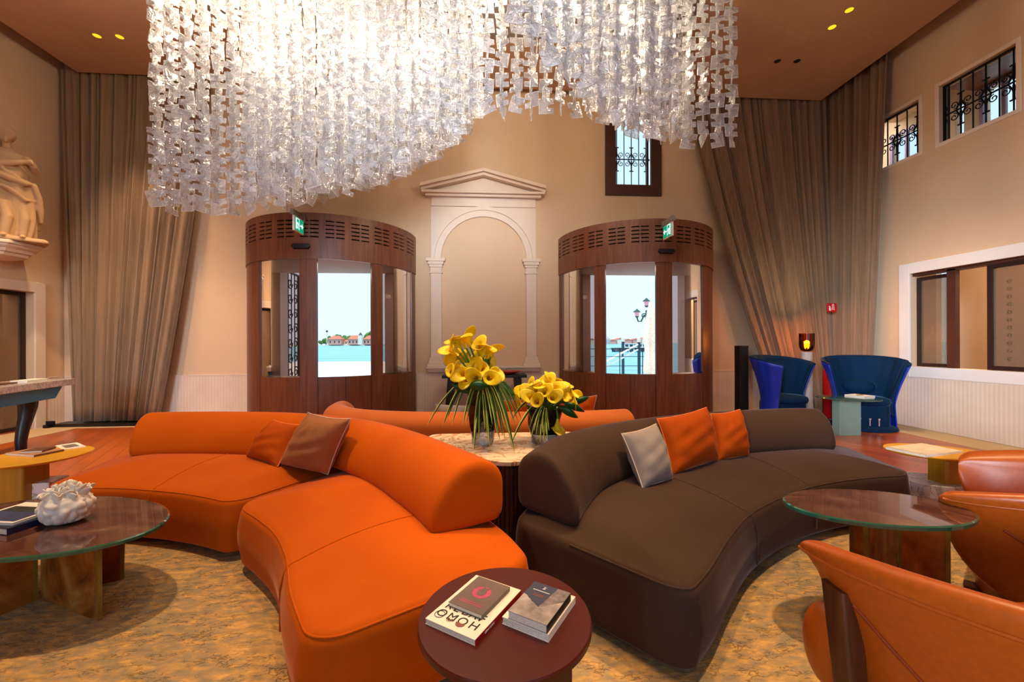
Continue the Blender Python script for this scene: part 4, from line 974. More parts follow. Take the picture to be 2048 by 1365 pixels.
# ================================================================ BLUE FLARED CHAIRS
def feltri(lab, loc, f):
    rz = atan2(f[1], f[0])-pi/2; t = thing('flared_armchair', lab, 'armchair', (*loc, 0), rz)
    TH = radians(118)
    def shell(off, q0, q1):
        def fn(u, v):
            th = -TH+2*TH*u; k = abs(2*u-1); q = q0+(q1-q0)*v
            z = .02+(.97-.11*k**2.2)*q
            if q < .38: r = .335-.02*(q/.38)
            else:
                e = (q-.38)/.62; r = .315+.15*e**1.35
            r += .012*sin(th*16)*max(0, q-.4)+off
            pinch = 1-.16*k**3*(1-q)
            th2 = th*pinch
            return Vector((r*sin(th2)*1.02, -r*cos(th2)*.92+.04, z))
        return fn
    b = MB(); b.grid(shell(-.03, .2, 1), 72, 18); b.f = [q[::-1] for q in b.f]; b.build('quilted_lining', 'navy', t, False, 80, solid=.03)
    b = MB(); b.grid(shell(0, 0, 1), 72, 20); b.build('outer_shell', 'blue', t, False, 80, solid=.015)
    b = MB(); b.tube([shell(-.013, 0, 1)(i/72, 1) for i in range(73)], .02, 8); b.build('rim_binding', 'navy', t, False, 80)
    b = MB(); b.rev([(.26, .05), (.285, .06), (.285, .3), (.28, .33)], 40); b.build('seat_base', 'navy', t, False, 60)
    b = MB(); b.rev([(.2, .325), (.275, .34), (.29, .38), (.28, .42), (.22, .445), (0, .455)], 40, (0, .03, 0)); b.build('seat_cushion', 'navy', t, False, 80)
    b = MB(); b.ball((0, -.17, .56), .17, 16, 0, (1.15, .45, .66)); b.build('back_cushion', 'navy', t, False, 80)
    b = MB(); b.rev([(.36, .0), (.375, .01), (.365, .045), (.3, .06)], 48); b.build('foot_ring', 'navy', t, False, 60)
    for a in (-.35, 0, .35): b = MB(); b.tube([(.29*sin(a), .29*cos(a)-.0, .17), (.29*sin(a), .29*cos(a)+.02, .17)], .013, 10); b.tube([(.29*sin(a), .29*cos(a)+.01, .08), (.29*sin(a), .29*cos(a)+.01, .17)], .007, 6); b.build('lacing_stud', 'chrome', t, False, 60)
    return t
feltri('deep blue flared felt armchair by the lamp, its bright blue side turned to us', (4.31, 5.68), (.42, -.91))
feltri('deep blue flared felt armchair facing us below the sliding window', (5.28, 5.40), (-.5, -.86))
# glass side table
c = (4.68, 5.0); t = thing('glass_side_table', 'small round green glass table between the blue armchairs', 'table', (*c, 0))
b = MB(); b.rev([(.33, .47), (.34, .474), (.34, .482), (.33, .486), (0, .486)], 56, (*c, 0)); M['aqua'] = glassy('aqua_glass', '#A8CFC0', 0, .02, 0, '#5F9A8A', .25, .08); b.build('glass_top', 'aqua', t, True, 40)
M['aqua_b'] = glassy('cast_aqua_glass', '#9CC8BC', 0, .15, 12, '#8FB5A6', .75, .08)
b = MB(); b.bb(c[0]-.16, c[0]+.13, c[1]-.06, c[1]+.06, 0, .47); b.build('glass_block', 'aqua_b', t, True, 0, .006)
p = G(1705, 796, .486)
book('white book lying on the small green glass table', Vector((4.75, 4.83, 0)), Vector((4.68, 5.05, 0)), Vector((4.95, 4.89, 0)), .4865, .03, 'paper', None, None)
t = thing('pen', 'gold pen resting on the white book, green glass table', 'pen', (4.8, 4.95, .517)); b = MB(); b.tube([(4.74, 4.93, .522), (4.88, 4.97, .522)], .006, 8); b.build('barrel', 'gold_edge', t, True); b = MB(); b.tube([(4.88, 4.97, .522), (4.895, 4.975, .522)], [.005, .001], 8); b.build('tip', 'chrome', t, True)
# floor lamp
lc = (4.97, 6.02); t = thing('floor_lamp', 'amber glass lamp on a pale ribbed column behind the blue chairs', 'lamp', (*lc, 0))
b = MB(); n = 48; rg = []
for z in [0, .002]+[.02+.0129*i for i in range(80)]+[1.05]:
    k = .078+.004*sin(z*2*pi/.035); rg.append([(lc[0]+(k+.003*cos(18*2*pi*i/n))*cos(2*pi*i/n), lc[1]+(k+.003*cos(18*2*pi*i/n))*sin(2*pi*i/n), z) for i in range(n)])
b.rings(rg); b.build('column', 'ribwhite', t, True, 60)
b = MB(); b.rev([(.0, 1.055), (.045, 1.057), (.078, 1.08), (.098, 1.12), (.103, 1.17), (.103, 1.335), (.098, 1.335), (.098, 1.17), (.092, 1.12), (.073, 1.088), (.045, 1.066), (0, 1.064)], 48, (*lc, 0)); b.build('glass_shade', 'amber', t, True, 60)
M['lampglow'] = emit('glowing_bulb', '#FFC048', 9)
b = MB(); b.ball((*lc, 1.15), .038, 14); b.build('bulb', 'lampglow', t, True)
b = MB(); b.tube([(*lc, 1.066), (*lc, 1.115)], .016, 10); b.build('socket', 'gold_edge', t, True)
# fire extinguisher
ec = (5.33, 5.99); t = thing('fire_extinguisher', 'red fire extinguisher with a chrome carrying hoop behind the blue chair', 'extinguisher', (*ec, 0))
b = MB(); b.rev([(.09, .02), (.1, .03), (.1, .72), (.09, .78), (.05, .83), (.025, .85), (.025, .88)], 28, (*ec, 0)); b.build('cylinder', 'red', t, True, 60)
b = MB(); b.tube([(ec[0]-.1, ec[1], .8), (ec[0]-.1, ec[1], .95)]+[(ec[0]-.07-.03*cos(a), ec[1], .95+.03*sin(a)) for a in (.5, 1, 1.5)]+[(ec[0]+.07+.03*sin(a), ec[1], .95+.03*cos(a)) for a in (.1, .6, 1.1)]+[(ec[0]+.1, ec[1], .95), (ec[0]+.1, ec[1], .8)], .009, 8); b.tube([(ec[0]-.1, ec[1], .8), (ec[0]+.1, ec[1], .8)], .009, 8); b.build('carrying_hoop', 'chrome', t, True, 60)
b = MB(); b.rev([(.12, 0), (.125, .01), (.12, .03), (.0, .03)], 28, (*ec, 0)); b.build('stand', 'black', t, True, 60)
# speaker tower
sc_ = (3.97, 6.1); t = thing('tower_speaker', 'slim black tower speaker against the back wall', 'speaker', (*sc_, 0))
b = MB(); b.bb(sc_[0]-.07, sc_[0]+.07, sc_[1]-.07, sc_[1]+.07, .03, 1.15); b.build('cabinet', 'black', t, True, 0, .006)
b = MB(); b.bb(sc_[0]-.06, sc_[0]+.06, sc_[1]-.078, sc_[1]-.0705, .1, 1.13); b.build('grille', 'slot', t, True, 0, .004)
b = MB(); b.bb(sc_[0]-.11, sc_[0]+.11, sc_[1]-.11, sc_[1]+.11, .006, .03); b.build('foot_plate', 'black', t, True, 0)
# ================================================================ CONSOLES
e0, e1 = Vector((-5.0, 5.36, 0)), Vector((-4.62, 4.0, 0)); dd = (e0-e1).normalized(); nn = Vector((-dd.y, dd.x, 0))
if nn.x > 0: nn = -nn
L = (e0-e1).length; mid = (e0+e1)/2+nn*.25; rz = atan2(dd.y, dd.x)
t = thing('console_table', 'marble topped console with blue apron and black cabriole legs at the left wall', 'table', (mid.x, mid.y, 0), rz)
b = MB(); b.bb(-L/2, L/2, -.25, .25, .715, .79); b.build('marble_top', 'marble_g', t, False, 0, .006)
yo = -.25 if (Matrix.Rotation(rz, 3, 'Z')@Vector((0, -1, 0))).dot(nn) < 0 else .25
b = MB()
for s in (-.2, .17): b.prism([(-L/2+.1, .58), (L/2-.24, .58), (L/2-.12, .714), (-L/2+.1, .714)], s, s+.03, 0, Matrix(((1, 0, 0, 0), (0, 0, 1, 0), (0, 1, 0, 0), (0, 0, 0, 1))))
b.build('apron', 'teal', t, False, 0)
for x in (L/2-.55, -L/2+.2):
    for y in (-.1,):
        sx = 1; pts = [(x+.02, .70, .085), (x+.06, .62, .09), (x+.07, .52, .075), (x+.04, .40, .06), (x-.005, .28, .052), (x-.03, .16, .046), (x-.025, .06, .042), (x-.0, .03, .045), (x+.01, .006, .05)]
        b = MB(); b.tube([(p[0], y, p[1]) for p in pts], [p[2] for p in pts], 14); sp_ = b.build('cabriole_leg', 'black', t, False, 70)
        b = MB()
        for k in range(9): b.ball((x+.09+.015*sin(k*2.1), y+.03*cos(k*1.7), .68-.025*k), .026, 6)
        b.build('carved_knee', 'black', sp_, False, 70)
def onc(a, y): return (Matrix.Translation((mid.x, mid.y, 0))@Matrix.Rotation(rz, 4, 'Z'))@Vector((a, y, .79))
yf = .0
book('pale blue book at the right end of the marble console', onc(L/2-.52, -.12), onc(L/2-.52, .02), onc(L/2-.22, -.12), .7905, .022, 'paper', None, None)
book('flat brown and gold book on the marble console, left of the pale blue one', onc(L/2-.95, -.1), onc(L/2-.95, .06), onc(L/2-.62, -.1), .7905, .014, 'brown_cover', None, None)
t = thing('console_table', 'small black wooden table against the niche behind the flowers', 'table', (0, 6.33, 0))
b = MB(); b.bb(-.635, .635, 6.13, 6.53, .68, .725); b.build('table_top', 'black', t, True, 0, .005)
for sx in (-1, 1):
    for y in (6.2, 6.46):
        b = MB(); b.rings([[(sx*(.5+.06*(1-q))+x, y+yy, .006+.674*q) for x, yy in rpoly([(-.05, -.05), (.05, -.05), (.05, .05), (-.05, .05)], .015, 3)] for q in (0, 1)]); b.build('leg', 'black', t, True, 40)
t = thing('red_dish', 'red dish with green leaf sprig on the black table', 'dish', (.36, 6.3, .725))
b = MB(); b.rev([(.05, .0), (.1, .01), (.19, .04), (.2, .05), (.18, .045), (.09, .018), (0, .015)], 32, (.36, 6.3, .7255)); M['dish'] = plain('red_dish', '#B8462E', .4); b.build('bowl', 'dish', t, True, 60)
b = MB(); b.grid(lambda u, v: Vector((.3+.16*u, 6.28+.05*(v-.5)*sin(pi*u), .77+.04*sin(pi*u))), 8, 4); b.build('leaf', 'leaf', t, True, 80, solid=.002)
# ================================================================ FLOWERS
def vase(lab, c, r0, r1, h, base):
    t = thing('glass_vase', lab, 'vase', (*c, .5505))
    def body(z0, z1, mat, nm, k=0):
        b = MB(); n = 40; rg = []
        for i in range(15):
            q = i/14; z = z0+(z1-z0)*q; f = z/h; r = r0+(r1-r0)*f**.8-k
            rg.append([(r*(1+.05*sin(5*a+9*f))*cos(a)*1.1, r*(1+.05*sin(4*a-7*f))*sin(a)*.85, z) for a in [2*pi*j/n for j in range(n)]])
        b.rings(rg, True, nm == 'clear_base'); return b.build(nm, mat, t, False, 70)
    body(0, base, 'vase_c', 'clear_base'); body(base, h, 'vase_d', 'dark_body'); return t
v1 = G(965, 889, .55); v2 = G(1089, 885, .55)
vase('tall dark glass vase with clear base holding the taller lilies', v1.xy, .06, .088, .345, .09)
vase('low dark glass vase with clear base holding the lower lily dome', v2.xy, .075, .105, .225, .06)
def spathe_mesh():
    b = MB()
    def fn(u, v):
        a = -pi*1.08+2.16*pi*u; tip = max(0, cos(a/1.08))
        r = .008+.03*v**1.5*(1+.15*tip)+.02*max(0, v-.72)**1.2*3
        z = .125*v*(.66+.42*tip)
        r *= 1+.05*u
        curl = max(0, v-.75)*.06
        return Vector((r*sin(a), -(r*cos(a))-curl*tip*1.2, z-curl*(.6)))
    b.grid(fn, 36, 14); return b
def lily_proto():
    b = spathe_mesh(); me = b.build('spathe', 'yel_petal', None, False, 85, solid=.002)
    b = MB(); b.tube([(0, 0, .012), (0, -.003, .045), (0, -.006, .072)], [.006, .007, .004], 8); sp = b.build('spadix', 'spadix', None, False, 80)
    return me, sp
spm, spd = lily_proto()
def lily(lab, grp, p, dirv, roll, s, root):
    z = Vector(dirv).normalized(); x = z.orthogonal().normalized(); x = (Matrix.Rotation(roll, 3, z)@x); y = z.cross(x)
    Mx = Matrix((x, y, z)).transposed().to_4x4(); Mx.translation = p
    Ms = Mx@Matrix.Scale(s, 4)
    o = bpy.data.objects.new('calla_lily', None); COL.objects.link(o); o.matrix_basis = Ms; o.empty_display_size = .05; tag(o, lab, 'flower', grp); PM[o.name] = Ms
    for q in (spm, spd): c = q.copy(); COL.objects.link(c); c.parent = o
    p0 = Vector(root); p1 = Vector(p); c1 = p1-z*.12*s
    pts = [((1-k)**2)*p0+2*k*(1-k)*c1+k*k*(p1+z*.012*s) for k in [i/8 for i in range(9)]]
    b = MB(); b.tube(pts, .006, 7); b.build('stem', 'stem', o, True, 80)
rnd = random.Random(11)
H1 = [(905, 694, 1), (912, 686, .9), (922, 682, 1.0), (932, 678, 1.0), (940, 674, 1.0), (900, 702, .9), (957, 694, .95), (968, 698, 1.0), (978, 700, 1.05), (988, 700, .9), (955, 716, .9), (905, 722, 1.0), (918, 716, 1.0), (930, 712, 1.0), (903, 742, .9), (912, 735, 1), (925, 748, .95), (938, 742, 1.05), (950, 736, 1.0), (962, 738, 1.0), (975, 736, 1.0), (932, 760, .9), (950, 756, .95), (966, 758, .9), (980, 756, .95), (990, 748, .9)]
root = Vector((v1.x, v1.y, .9))
for i, (x, y, s) in enumerate(H1):
    p = D(x, y, 2.62+rnd.uniform(-.1, .08)-(.06 if y > 740 else 0)); d = (p-root); d = Vector((d.x*1.4, d.y*1.2-.05, max(.02, d.z*.7+.05)))
    if y > 735: d += Vector((0, -.12, -.05))
    p = p-d.normalized()*.06*s
    lily('yellow calla lily in the tall vase on the marble console', 'calla lilies in the tall vase', p, d, rnd.uniform(0, 6.3), .92*s, root+Vector((rnd.uniform(-.03, .03), rnd.uniform(-.03, .03), -.08)))
root = Vector((v2.x, v2.y, .76))
for i in range(30):
    k = (i+.5)/30; rad = sqrt(k); a = i*2.39996
    x = 1094+62*rad*cos(a); y = 806-44*sqrt(max(0, 1-(rad*cos(a))**2))*(.35+.65*(1-k))+(14 if sin(a) < 0 else -4)*k
    dpt = 2.68-.14*(1 if sin(a) < 0 else -1)*rad*abs(sin(a))-.02
    p = D(x, y, dpt); d = p-root; d = Vector((d.x*1.2, d.y*1.4-.03, d.z*.8+.03)); p = p-d.normalized()*.05
    lily('yellow calla lily in the low vase on the marble console', 'calla lilies in the low vase', p, d, rnd.uniform(0, 6.3), .78, root+Vector((rnd.uniform(-.04, .04), rnd.uniform(-.04, .04), -.05)))
p = D(1117, 866, 2.62); lily('single yellow calla lily hanging down the side of the low vase', None, D(1115, 838, 2.62), (.01, 0, -1), .3, .8, root+Vector((.05, -.06, .0)))
for q in (spm, spd): bpy.data.objects.remove(q)
def bladeobj(lab, grp, pts, w):
    pts = [Vector(p) for p in pts]; me_v = []; fs = []; uv = []
    n = 14; P = [crom(pts, i/n) for i in range(n+1)]
    for i, p in enumerate(P):
        tdir = (P[min(n, i+1)]-P[max(0, i-1)]).normalized(); sd = tdir.cross(Vector((.3, -1, .2))).normalized(); ww = w*(sin(pi*(.12+.88*i/n)))**.6*(1 if i < n else .05)
        up = sd.cross(tdir)*.0012
        me_v += [p-sd*ww+up, p+up*2.2, p+sd*ww+up, p-sd*ww-up, p-up*.3, p+sd*ww-up]
    for i in range(n):
        a, c = i*6, i*6+6
        fs += [(a, a+1, c+1, c), (a+1, a+2, c+2, c+1), (a+3, c+3, c+4, a+4), (a+4, c+4, c+5, a+5), (a, c, c+3, a+3), (a+2, a+5, c+5, c+2)]
    me = bpy.data.meshes.new('grass_blade'); me.from_pydata(me_v, [], fs); me.materials.append(M['blade'])
    ul = me.uv_layers.new(name='UVMap')
    for l in me.loops: ul.data[l.index].uv = (((l.vertex_index % 3)/2), (l.vertex_index//6)/n)
    me.polygons.foreach_set('use_smooth', [True]*len(me.polygons)); o = bpy.data.objects.new('grass_blade', me); COL.objects.link(o); tag(o, lab, 'leaf', grp); return o
def spray(root, tips, lab, grp, w):
    for i, (x, y, d, hgt) in enumerate(tips):
        e = D(x, y, d); m1 = root.lerp(e, .35)+Vector((0, 0, hgt)); m2 = root.lerp(e, .72)+Vector((0, 0, hgt*.75))
        bladeobj(lab, grp, [root, m1, m2, e], w*rnd.uniform(.75, 1.15))
r1 = Vector((v1.x, v1.y-.03, .9))
tipsL = [(853, 854, 2.5, .13), (885, 853, 2.48, .15), (903, 853, 2.45, .16), (893, 840, 2.62, .14), (925, 852, 2.4, .12), (932, 850, 2.42, .1), (948, 868, 2.42, .08), (975, 876, 2.42, .1), (958, 880, 2.42, .08), (985, 850, 2.4, .1), (1000, 885, 2.44, .14), (1010, 880, 2.5, .16), (1022, 885, 2.5, .17), (1027, 890, 2.42, .18), (1037, 845, 2.55, .14), (1044, 842, 2.6, .15), (1045, 822, 2.65, .12), (1030, 850, 2.45, .14), (1013, 862, 2.4, .12), (995, 870, 2.38, .12), (970, 860, 2.4, .07), (1030, 909, 2.36, .17), (980, 897, 2.36, .1), (947, 902, 2.36, .05), (1005, 872, 2.55, .14), (1018, 868, 2.55, .16)]
spray(r1, tipsL, 'striped green grass blade arching from the tall vase', 'grass blades from the tall vase', .009)
r2 = Vector((v2.x, v2.y-.05, .77))
tipsR = [(1062, 878, 2.5, .06), (1072, 870, 2.5, .06), (1080, 885, 2.48, .05), (1088, 887, 2.48, .05), (1092, 870, 2.5, .04), (1098, 862, 2.5, .05), (1085, 866, 2.5, .05), (1060, 855, 2.55, .06), (1022, 843, 2.55, .1), (1020, 893, 2.46, .1), (1095, 884, 2.47, .05), (1068, 862, 2.48, .06)]
spray(r2, tipsR, 'striped green grass blade trailing from the low vase', 'grass blades from the low vase', .007)
def bigleaf(lab, base, tip, w, cup=.03):
    base, tip = Vector(base), Vector(tip); ax = tip-base; sd = ax.cross(Vector((.2, -1, .6))).normalized(); up = sd.cross(ax).normalized()
    def fn(u, v): return base+ax*v+sd*((u-.5)*2*w*sin(pi*min(1, v*.97+.03))**.8)+up*(cup*(1-abs(2*u-1)**2)*sin(pi*v)-.02*v*v)
    b = MB(); b.grid(fn, 10, 16); o = b.build('broad_leaf', 'leaf', None, False, 80, solid=.002, loc=base); tag(o, lab, 'leaf'); return o
bigleaf('glossy dark leaf at the left of the tall bouquet, upper one', D(935, 776, 2.55), D(896, 738, 2.5), .035)
bigleaf('glossy dark leaf at the left of the tall bouquet, lower one', D(950, 783, 2.55), D(906, 768, 2.48), .035)
bigleaf('broad dark leaf wrapped under the front of the tall bouquet', D(938, 772, 2.46), D(977, 768, 2.45), .035)
bigleaf('dark leaf peeking above the right of the tall bouquet', D(965, 740, 2.68), D(978, 712, 2.7), .03)
bigleaf('pointed green leaf at the right of the tall vase', D(975, 772, 2.6), D(1030, 788, 2.62), .025)
bigleaf('bright leaf sticking up at the right of the low bouquet', D(1140, 808, 2.66), D(1178, 793, 2.66), .022)
bigleaf('dark leaf pointing down right from the low bouquet', D(1115, 812, 2.6), D(1158, 834, 2.58), .028)
bigleaf('dark leaf lying lowest at the right of the low bouquet', D(1125, 805, 2.58), D(1172, 822, 2.6), .022)
# ================================================================ STATUE ON BRACKET
bc = Vector((WL+.02, 5.78, 2.33))
t = thing('wall_bracket', 'moulded pale stone bracket on the left wall under the statue', 'bracket', tuple(bc))
def bshape(q, z): return [(WL+.002, 5.78-.34*q, z), (WL+.22*q, 5.78-.36*q, z), (WL+.42*q, 5.78-.2*q, z), (WL+.42*q, 5.78+.2*q, z), (WL+.22*q, 5.78+.36*q, z), (WL+.002, 5.78+.34*q, z)]
for nm, lv in (('top_slab', ((.97, 2.49), (1.0, 2.5), (1.0, 2.535))), ('moulding', ((.80, 2.40), (.84, 2.44), (.94, 2.47), (.95, 2.4895))), ('body', ((.38, 2.32), (.55, 2.34), (.7, 2.36), (.74, 2.3995)))):
    b = MB(); b.rings([bshape(q, z) for q, z in lv]); b.build(nm, 'stone', t, True, 30, .004)
M['statue'] = plaster('weathered_statue_stone', '#C2A07A', '#A5835F')
f = Vector((.74, -.67, 0)); r_ = Vector((.67, .74, 0)); so = Vector((WL+.24, 5.76, 2.535))
ST = Matrix((( *r_.xy, 0), (f.x, f.y, 0), (0, 0, 1))).transposed().to_4x4(); ST.translation = so
b = MB()
def robe(u, v):
    a = 2*pi*u; z = .06+.86*v
    rx = .215-.05*v+.02*sin(pi*v); ry = .16-.02*v
    sway = .035*sin(pi*v*1.0)-.02*v
    fold = (.018*sin(9*a+3.5*v+1.2*sin(3*a))+.013*sin(5*a-6*v))*(1.15-v)
    return Vector((sway+(rx+fold)*cos(a), (ry+fold)*sin(a), z))
rg = [[robe(i/64, j/20) for i in range(64)] for j in range(21)]; b.rings(rg)
b.rings([[(sw+rx*cos(a), ry*sin(a)+.01, z) for a in [2*pi*i/28 for i in range(28)]] for z, rx, ry, sw in ((.86, .155, .125, .015), (.92, .16, .125, .012), (.98, .135, .105, .0), (1.04, .13, .1, -.005), (1.1, .145, .11, -.01), (1.15, .155, .105, -.012), (1.19, .12, .08, -.015), (1.215, .05, .05, -.015), (1.26, .04, .042, -.02), (1.31, .04, .042, -.025))])
hc = Vector((-.03, .02, 1.372)); b.ball(hc, .082, 18, 0, (.82, .95, 1.12))
b.ball(hc+Vector((0, .075, -.01)), .018, 8, 0, (.7, 1.1, 1.3)); b.ball(hc+Vector((0, .07, -.045)), .02, 8, 0, (1.2, .6, .5)); b.ball(hc+Vector((0, .06, -.078)), .026, 8)
for s in (-1, 1): b.ball(hc+Vector((s*.03, .068, .018)), .016, 8, 0, (1.2, .5, .7)); b.ball(hc+Vector((s*.068, 0, -.005)), .018, 8, 0, (.5, .8, 1.3))
b.ball(hc+Vector((0, -.02, .02)), .098, 16, 0, (.9, 1, 1.02)); b.ball(hc+Vector((0, -.1, .0)), .045, 10); 
for k in range(9): a = pi*(k/8); b.ball(hc+Vector((.078*cos(a), .035, .03+.07*sin(a))), .02, 8)
b.tube([(-.15, 0, 1.15), (-.2, .02, 1.05), (-.19, .07, .96), (-.08, .13, .97), (.06, .15, 1.02), (.14, .14, 1.06)], [.055, .052, .045, .042, .036, .028], 12)
b.tube([(.12, 0, 1.15), (.19, .0, 1.06), (.22, .05, .98), (.2, .12, 1.02), (.15, .16, 1.07)], [.052, .05, .043, .036, .028], 12)
for k, q in enumerate(((.14, .14, 1.06), (.15, .16, 1.07))):
    for j in range(5): b.tube([Vector(q), Vector(q)+Vector((.03, .01+.012*j-.02, .03-.012*j)), Vector(q)+Vector((.045, .02+.01*j-.02, .012-.014*j))], [.012, .01, .008], 6)
for z0, z1, r in ((.93, .74, .034), (.8, .52, .026)):   # sash and folds across the hips
    b.tube([(-.2, -.02, z0), (-.16, .11, z0-.06), (-.02, .165, z0-.13), (.13, .13, z1+.03), (.22, .03, z1+.06)], [r*.8, r, r*1.1, r, r*.7], 10)
b.tube([(.2, .06, .78), (.25, .05, .62), (.26, .03, .45), (.27, .02, .3)], [.04, .035, .04, .02], 10); b.tube([(.2, .0, .75), (.22, -.04, .5), (.24, -.03, .2)], [.04, .05, .03], 10)
b.tube([(-.15, .03, 1.15), (-.12, .12, 1.0), (-.03, .14, .88), (.1, .13, .8), (.2, .06, .78)], [.02, .026, .03, .03, .03], 10); b.tube([(-.17, -.06, 1.1), (-.22, -.08, .7), (-.23, -.05, .3), (-.22, -.02, .06)], [.05, .06, .055, .05], 10)
b.tube([(-.06, .12, .5), (-.02, .17, .3), (-.05, .17, .08)], [.06, .055, .05], 12); b.tube([(.1, .08, .5), (.12, .12, .3), (.1, .12, .08)], [.06, .055, .045], 12)
for x in (-.06, .1): b.ball((x, .2, .055), .04, 10, 0, (.8, 1.7, .7))
b.rings([[(1.05*q*x, q*y, z) for x, y in rpoly([(-.3, -.2), (.3, -.2), (.32, .24), (-.3, .24)], .06, 4)] for z, q in ((.002, 1.0), (.03, 1.0), (.06, .93))])
b.xf(ST)
o = b.build('statue', 'statue', None, False, 80, loc=so)
q = o.modifiers.new('unify', 'REMESH'); q.mode = 'VOXEL'; q.voxel_size = .009; q.use_smooth_shade = True
q = o.modifiers.new('soften', 'SMOOTH'); q.factor = .5; q.iterations = 3
tag(o, 'weathered stone statue of a draped woman with one arm folded across, on the wall bracket', 'statue')
# ================================================================ CHANDELIER
def linkmesh(mb, c, s, rz, tilt, flipx, rnd):
    out = [(-.5, -.5), (.5, -.5), (.5, -.14), (.12, -.14), (.12, .06), (.22, .06), (.22, .16), (.5, .16), (.5, .5), (-.5, .5)]
    k = rnd.uniform(-.12, .12); n = len(out); R = Matrix.Rotation(rz, 3, 'Z')@Matrix.Rotation(tilt, 3, 'Y'); cc = Vector(c); rg = []
    for y, sh in ((-.042, .92), (-.024, 1), (.024, 1), (.042, .92)):
        rg.append([cc+R@Vector((flipx*(x*sh+k*z)*s, y*s+.03*s*sin(5*x+4*z), z*sh*s)) for x, z in out])
    i0 = len(mb.mi); mb.rings(rg if flipx > 0 else [r[::-1] for r in rg], mi=1); mb.mi[-1] = 0; mb.mi[-2] = 0
def contour(x, P):
    for (x0, y0), (x1, y1) in zip(P, P[1:]):
        if x0 <= x <= x1: return y0+(y1-y0)*(x-x0)/(x1-x0)
    return P[0][1] if x < P[0][0] else P[-1][1]
CT = [(300, 420), (430, 428), (520, 420), (600, 413), (660, 402), (700, 388), (750, 375), (800, 357), (830, 345), (870, 322), (905, 298), (940, 268), (965, 236), (1000, 230), (1180, 232), (1220, 250), (1250, 265), (1300, 280), (1350, 290), (1400, 295), (1480, 298)]
CR = [(1020, 40), (1060, 92), (1100, 132), (1150, 178), (1200, 228), (1240, 250), (1300, 274), (1345, 285)]
strands = []
rnd = random.Random(5)
x = 314.0
while x < 1470:
    d = 3.4+.33*(x-300)/1180; yb = contour(x, CT)
    if 560 < x < 960: yb -= 20+rnd.uniform(0, 15)
    strands.append((x, yb, d, 0)); x += .128*820/d
for j, d in enumerate((4.3, 4.62, 4.95, 5.25)):
    x = 492+j*9
    while x < 968-8*j:
        strands.append((x, contour(x, CT)-rnd.uniform(0, 14)-(0 if x > 560 else 12), d, 2 if j else 1)); x += .135*820/d
for j, d in enumerate((3.05, 3.3)):
    x = 1030+12*j
    while x < 1342: strands.append((x, contour(x, CR)-rnd.uniform(0, 10), d, 0)); x += .128*820/d
for j, d in enumerate((4.2, 4.6, 5.0)):
    x = 1185+j*8
    while x < 1400-12*j: strands.append((x, contour(x, CT)-rnd.uniform(4, 18), d, 2)); x += .14*820/d
ch = thing('chandelier', 'huge chandelier of interlocking hand-cast clear glass links hanging over the sofas', 'chandelier', (-.4, 3.9, ZC))
b = MB(); b.bb(-3.3, 2.6, 2.9, 5.4, ZC-.03, ZC-.0005); b.build('ceiling_plate', 'grey', ch, True, 0)
strands.sort(key=lambda q: q[2]+q[3]*.0)
LS = .118; rest = MB(); tops = MB()
for i, (x, yb, d, kind) in enumerate(strands):
    p = D(x, yb, d); zb = p.z+rnd.uniform(-.02, .045); n = max(2, int((ZC-.06-zb)/.088)); mb = MB() if i < 100 else rest; base = rnd.uniform(-.25, .25)-PHI
    for k in range(n):
        big = 1.0+(.12 if k == 0 else rnd.uniform(-.06, .06))
        linkmesh(mb, (p.x+rnd.uniform(-.006, .006), p.y+rnd.uniform(-.006, .006), zb+LS/2+.088*k), LS*big, base+(pi/2*.85 if (k+i) % 2 else 0)+rnd.uniform(-.4, .4), rnd.uniform(-.12, .12) if k else rnd.uniform(-.5, .5), rnd.choice((-1, 1)), rnd)
    mb.tube([(p.x, p.y, zb+.088*n), (p.x, p.y, ZC-.03)], .003, 4)
    if i < 100: mb.build('glass_strand', ['link', 'link_edge'], ch, True, 35)
o = rest.build('glass_strand', ['link', 'link_edge'], ch, True, 35); o['kind'] = 'stuff'
LAMPS = [(-1.9, 4.2, 4.45), (-1.3, 4.5, 4.55), (-2.3, 4.45, 4.3), (-.7, 4.4, 4.4), (1.3, 3.7, 4.2), (.8, 3.5, 4.4), (1.6, 4.1, 4.2), (-2.55, 3.85, 4.4), (.1, 3.9, 4.5), (-1.6, 4.0, 4.5)]
for p in LAMPS:
    p = Vector(p); b = MB(); b.ball(p, .045, 12); b.tube([p+Vector((0, 0, .04)), (p.x, p.y, ZC-.03)], .012, 8); b.build('lamp_bulb', 'bulb_warm', ch, True, 70)
# ================================================================ OUTSIDE
def seamat():
    t = NT('lagoon_water'); v = t.coord(scale=(.06, .5, 1)); n = t.noise(v, 1.2, 5, .6)
    return t.done(t.pbr(color=t.ramp(n.outputs[0], [(.35, '#3A8FB0'), (.65, '#7CC6DA')]), rough=.35, normal=t.bump(n.outputs[0], .3, .3)))
M['sea'] = seamat(); M['quay'] = plain('sunlit_paving', '#E8E2DA', .8, 0, 2, .05); M['brick_pink'] = plain('pink_render', '#D89A8A', .8); M['roof'] = plain('terracotta_roof', '#C8745A', .8); M['cream_wall'] = plain('cream_render', '#EADCC8', .8)
M['tree'] = plain('foliage', '#4A7A3A', .8, 0, .3, .3); M['canvas'] = plain('white_canvas', '#F4F0E8', .8); M['lampgreen'] = plain('green_iron', '#1E4A48', .5); M['pinkglass'] = plain('pink_lantern_glass', '#E8A8B8', .3); M['hull'] = plain('dark_hull', '#2A3A48', .5)
b = MB(); b.bb(-1500, 1500, 15, 2500, -1.3, -.8); tag(b.build('lagoon', 'sea', smooth=0), 'blue green lagoon water outside the doors', 'water', kind='stuff')
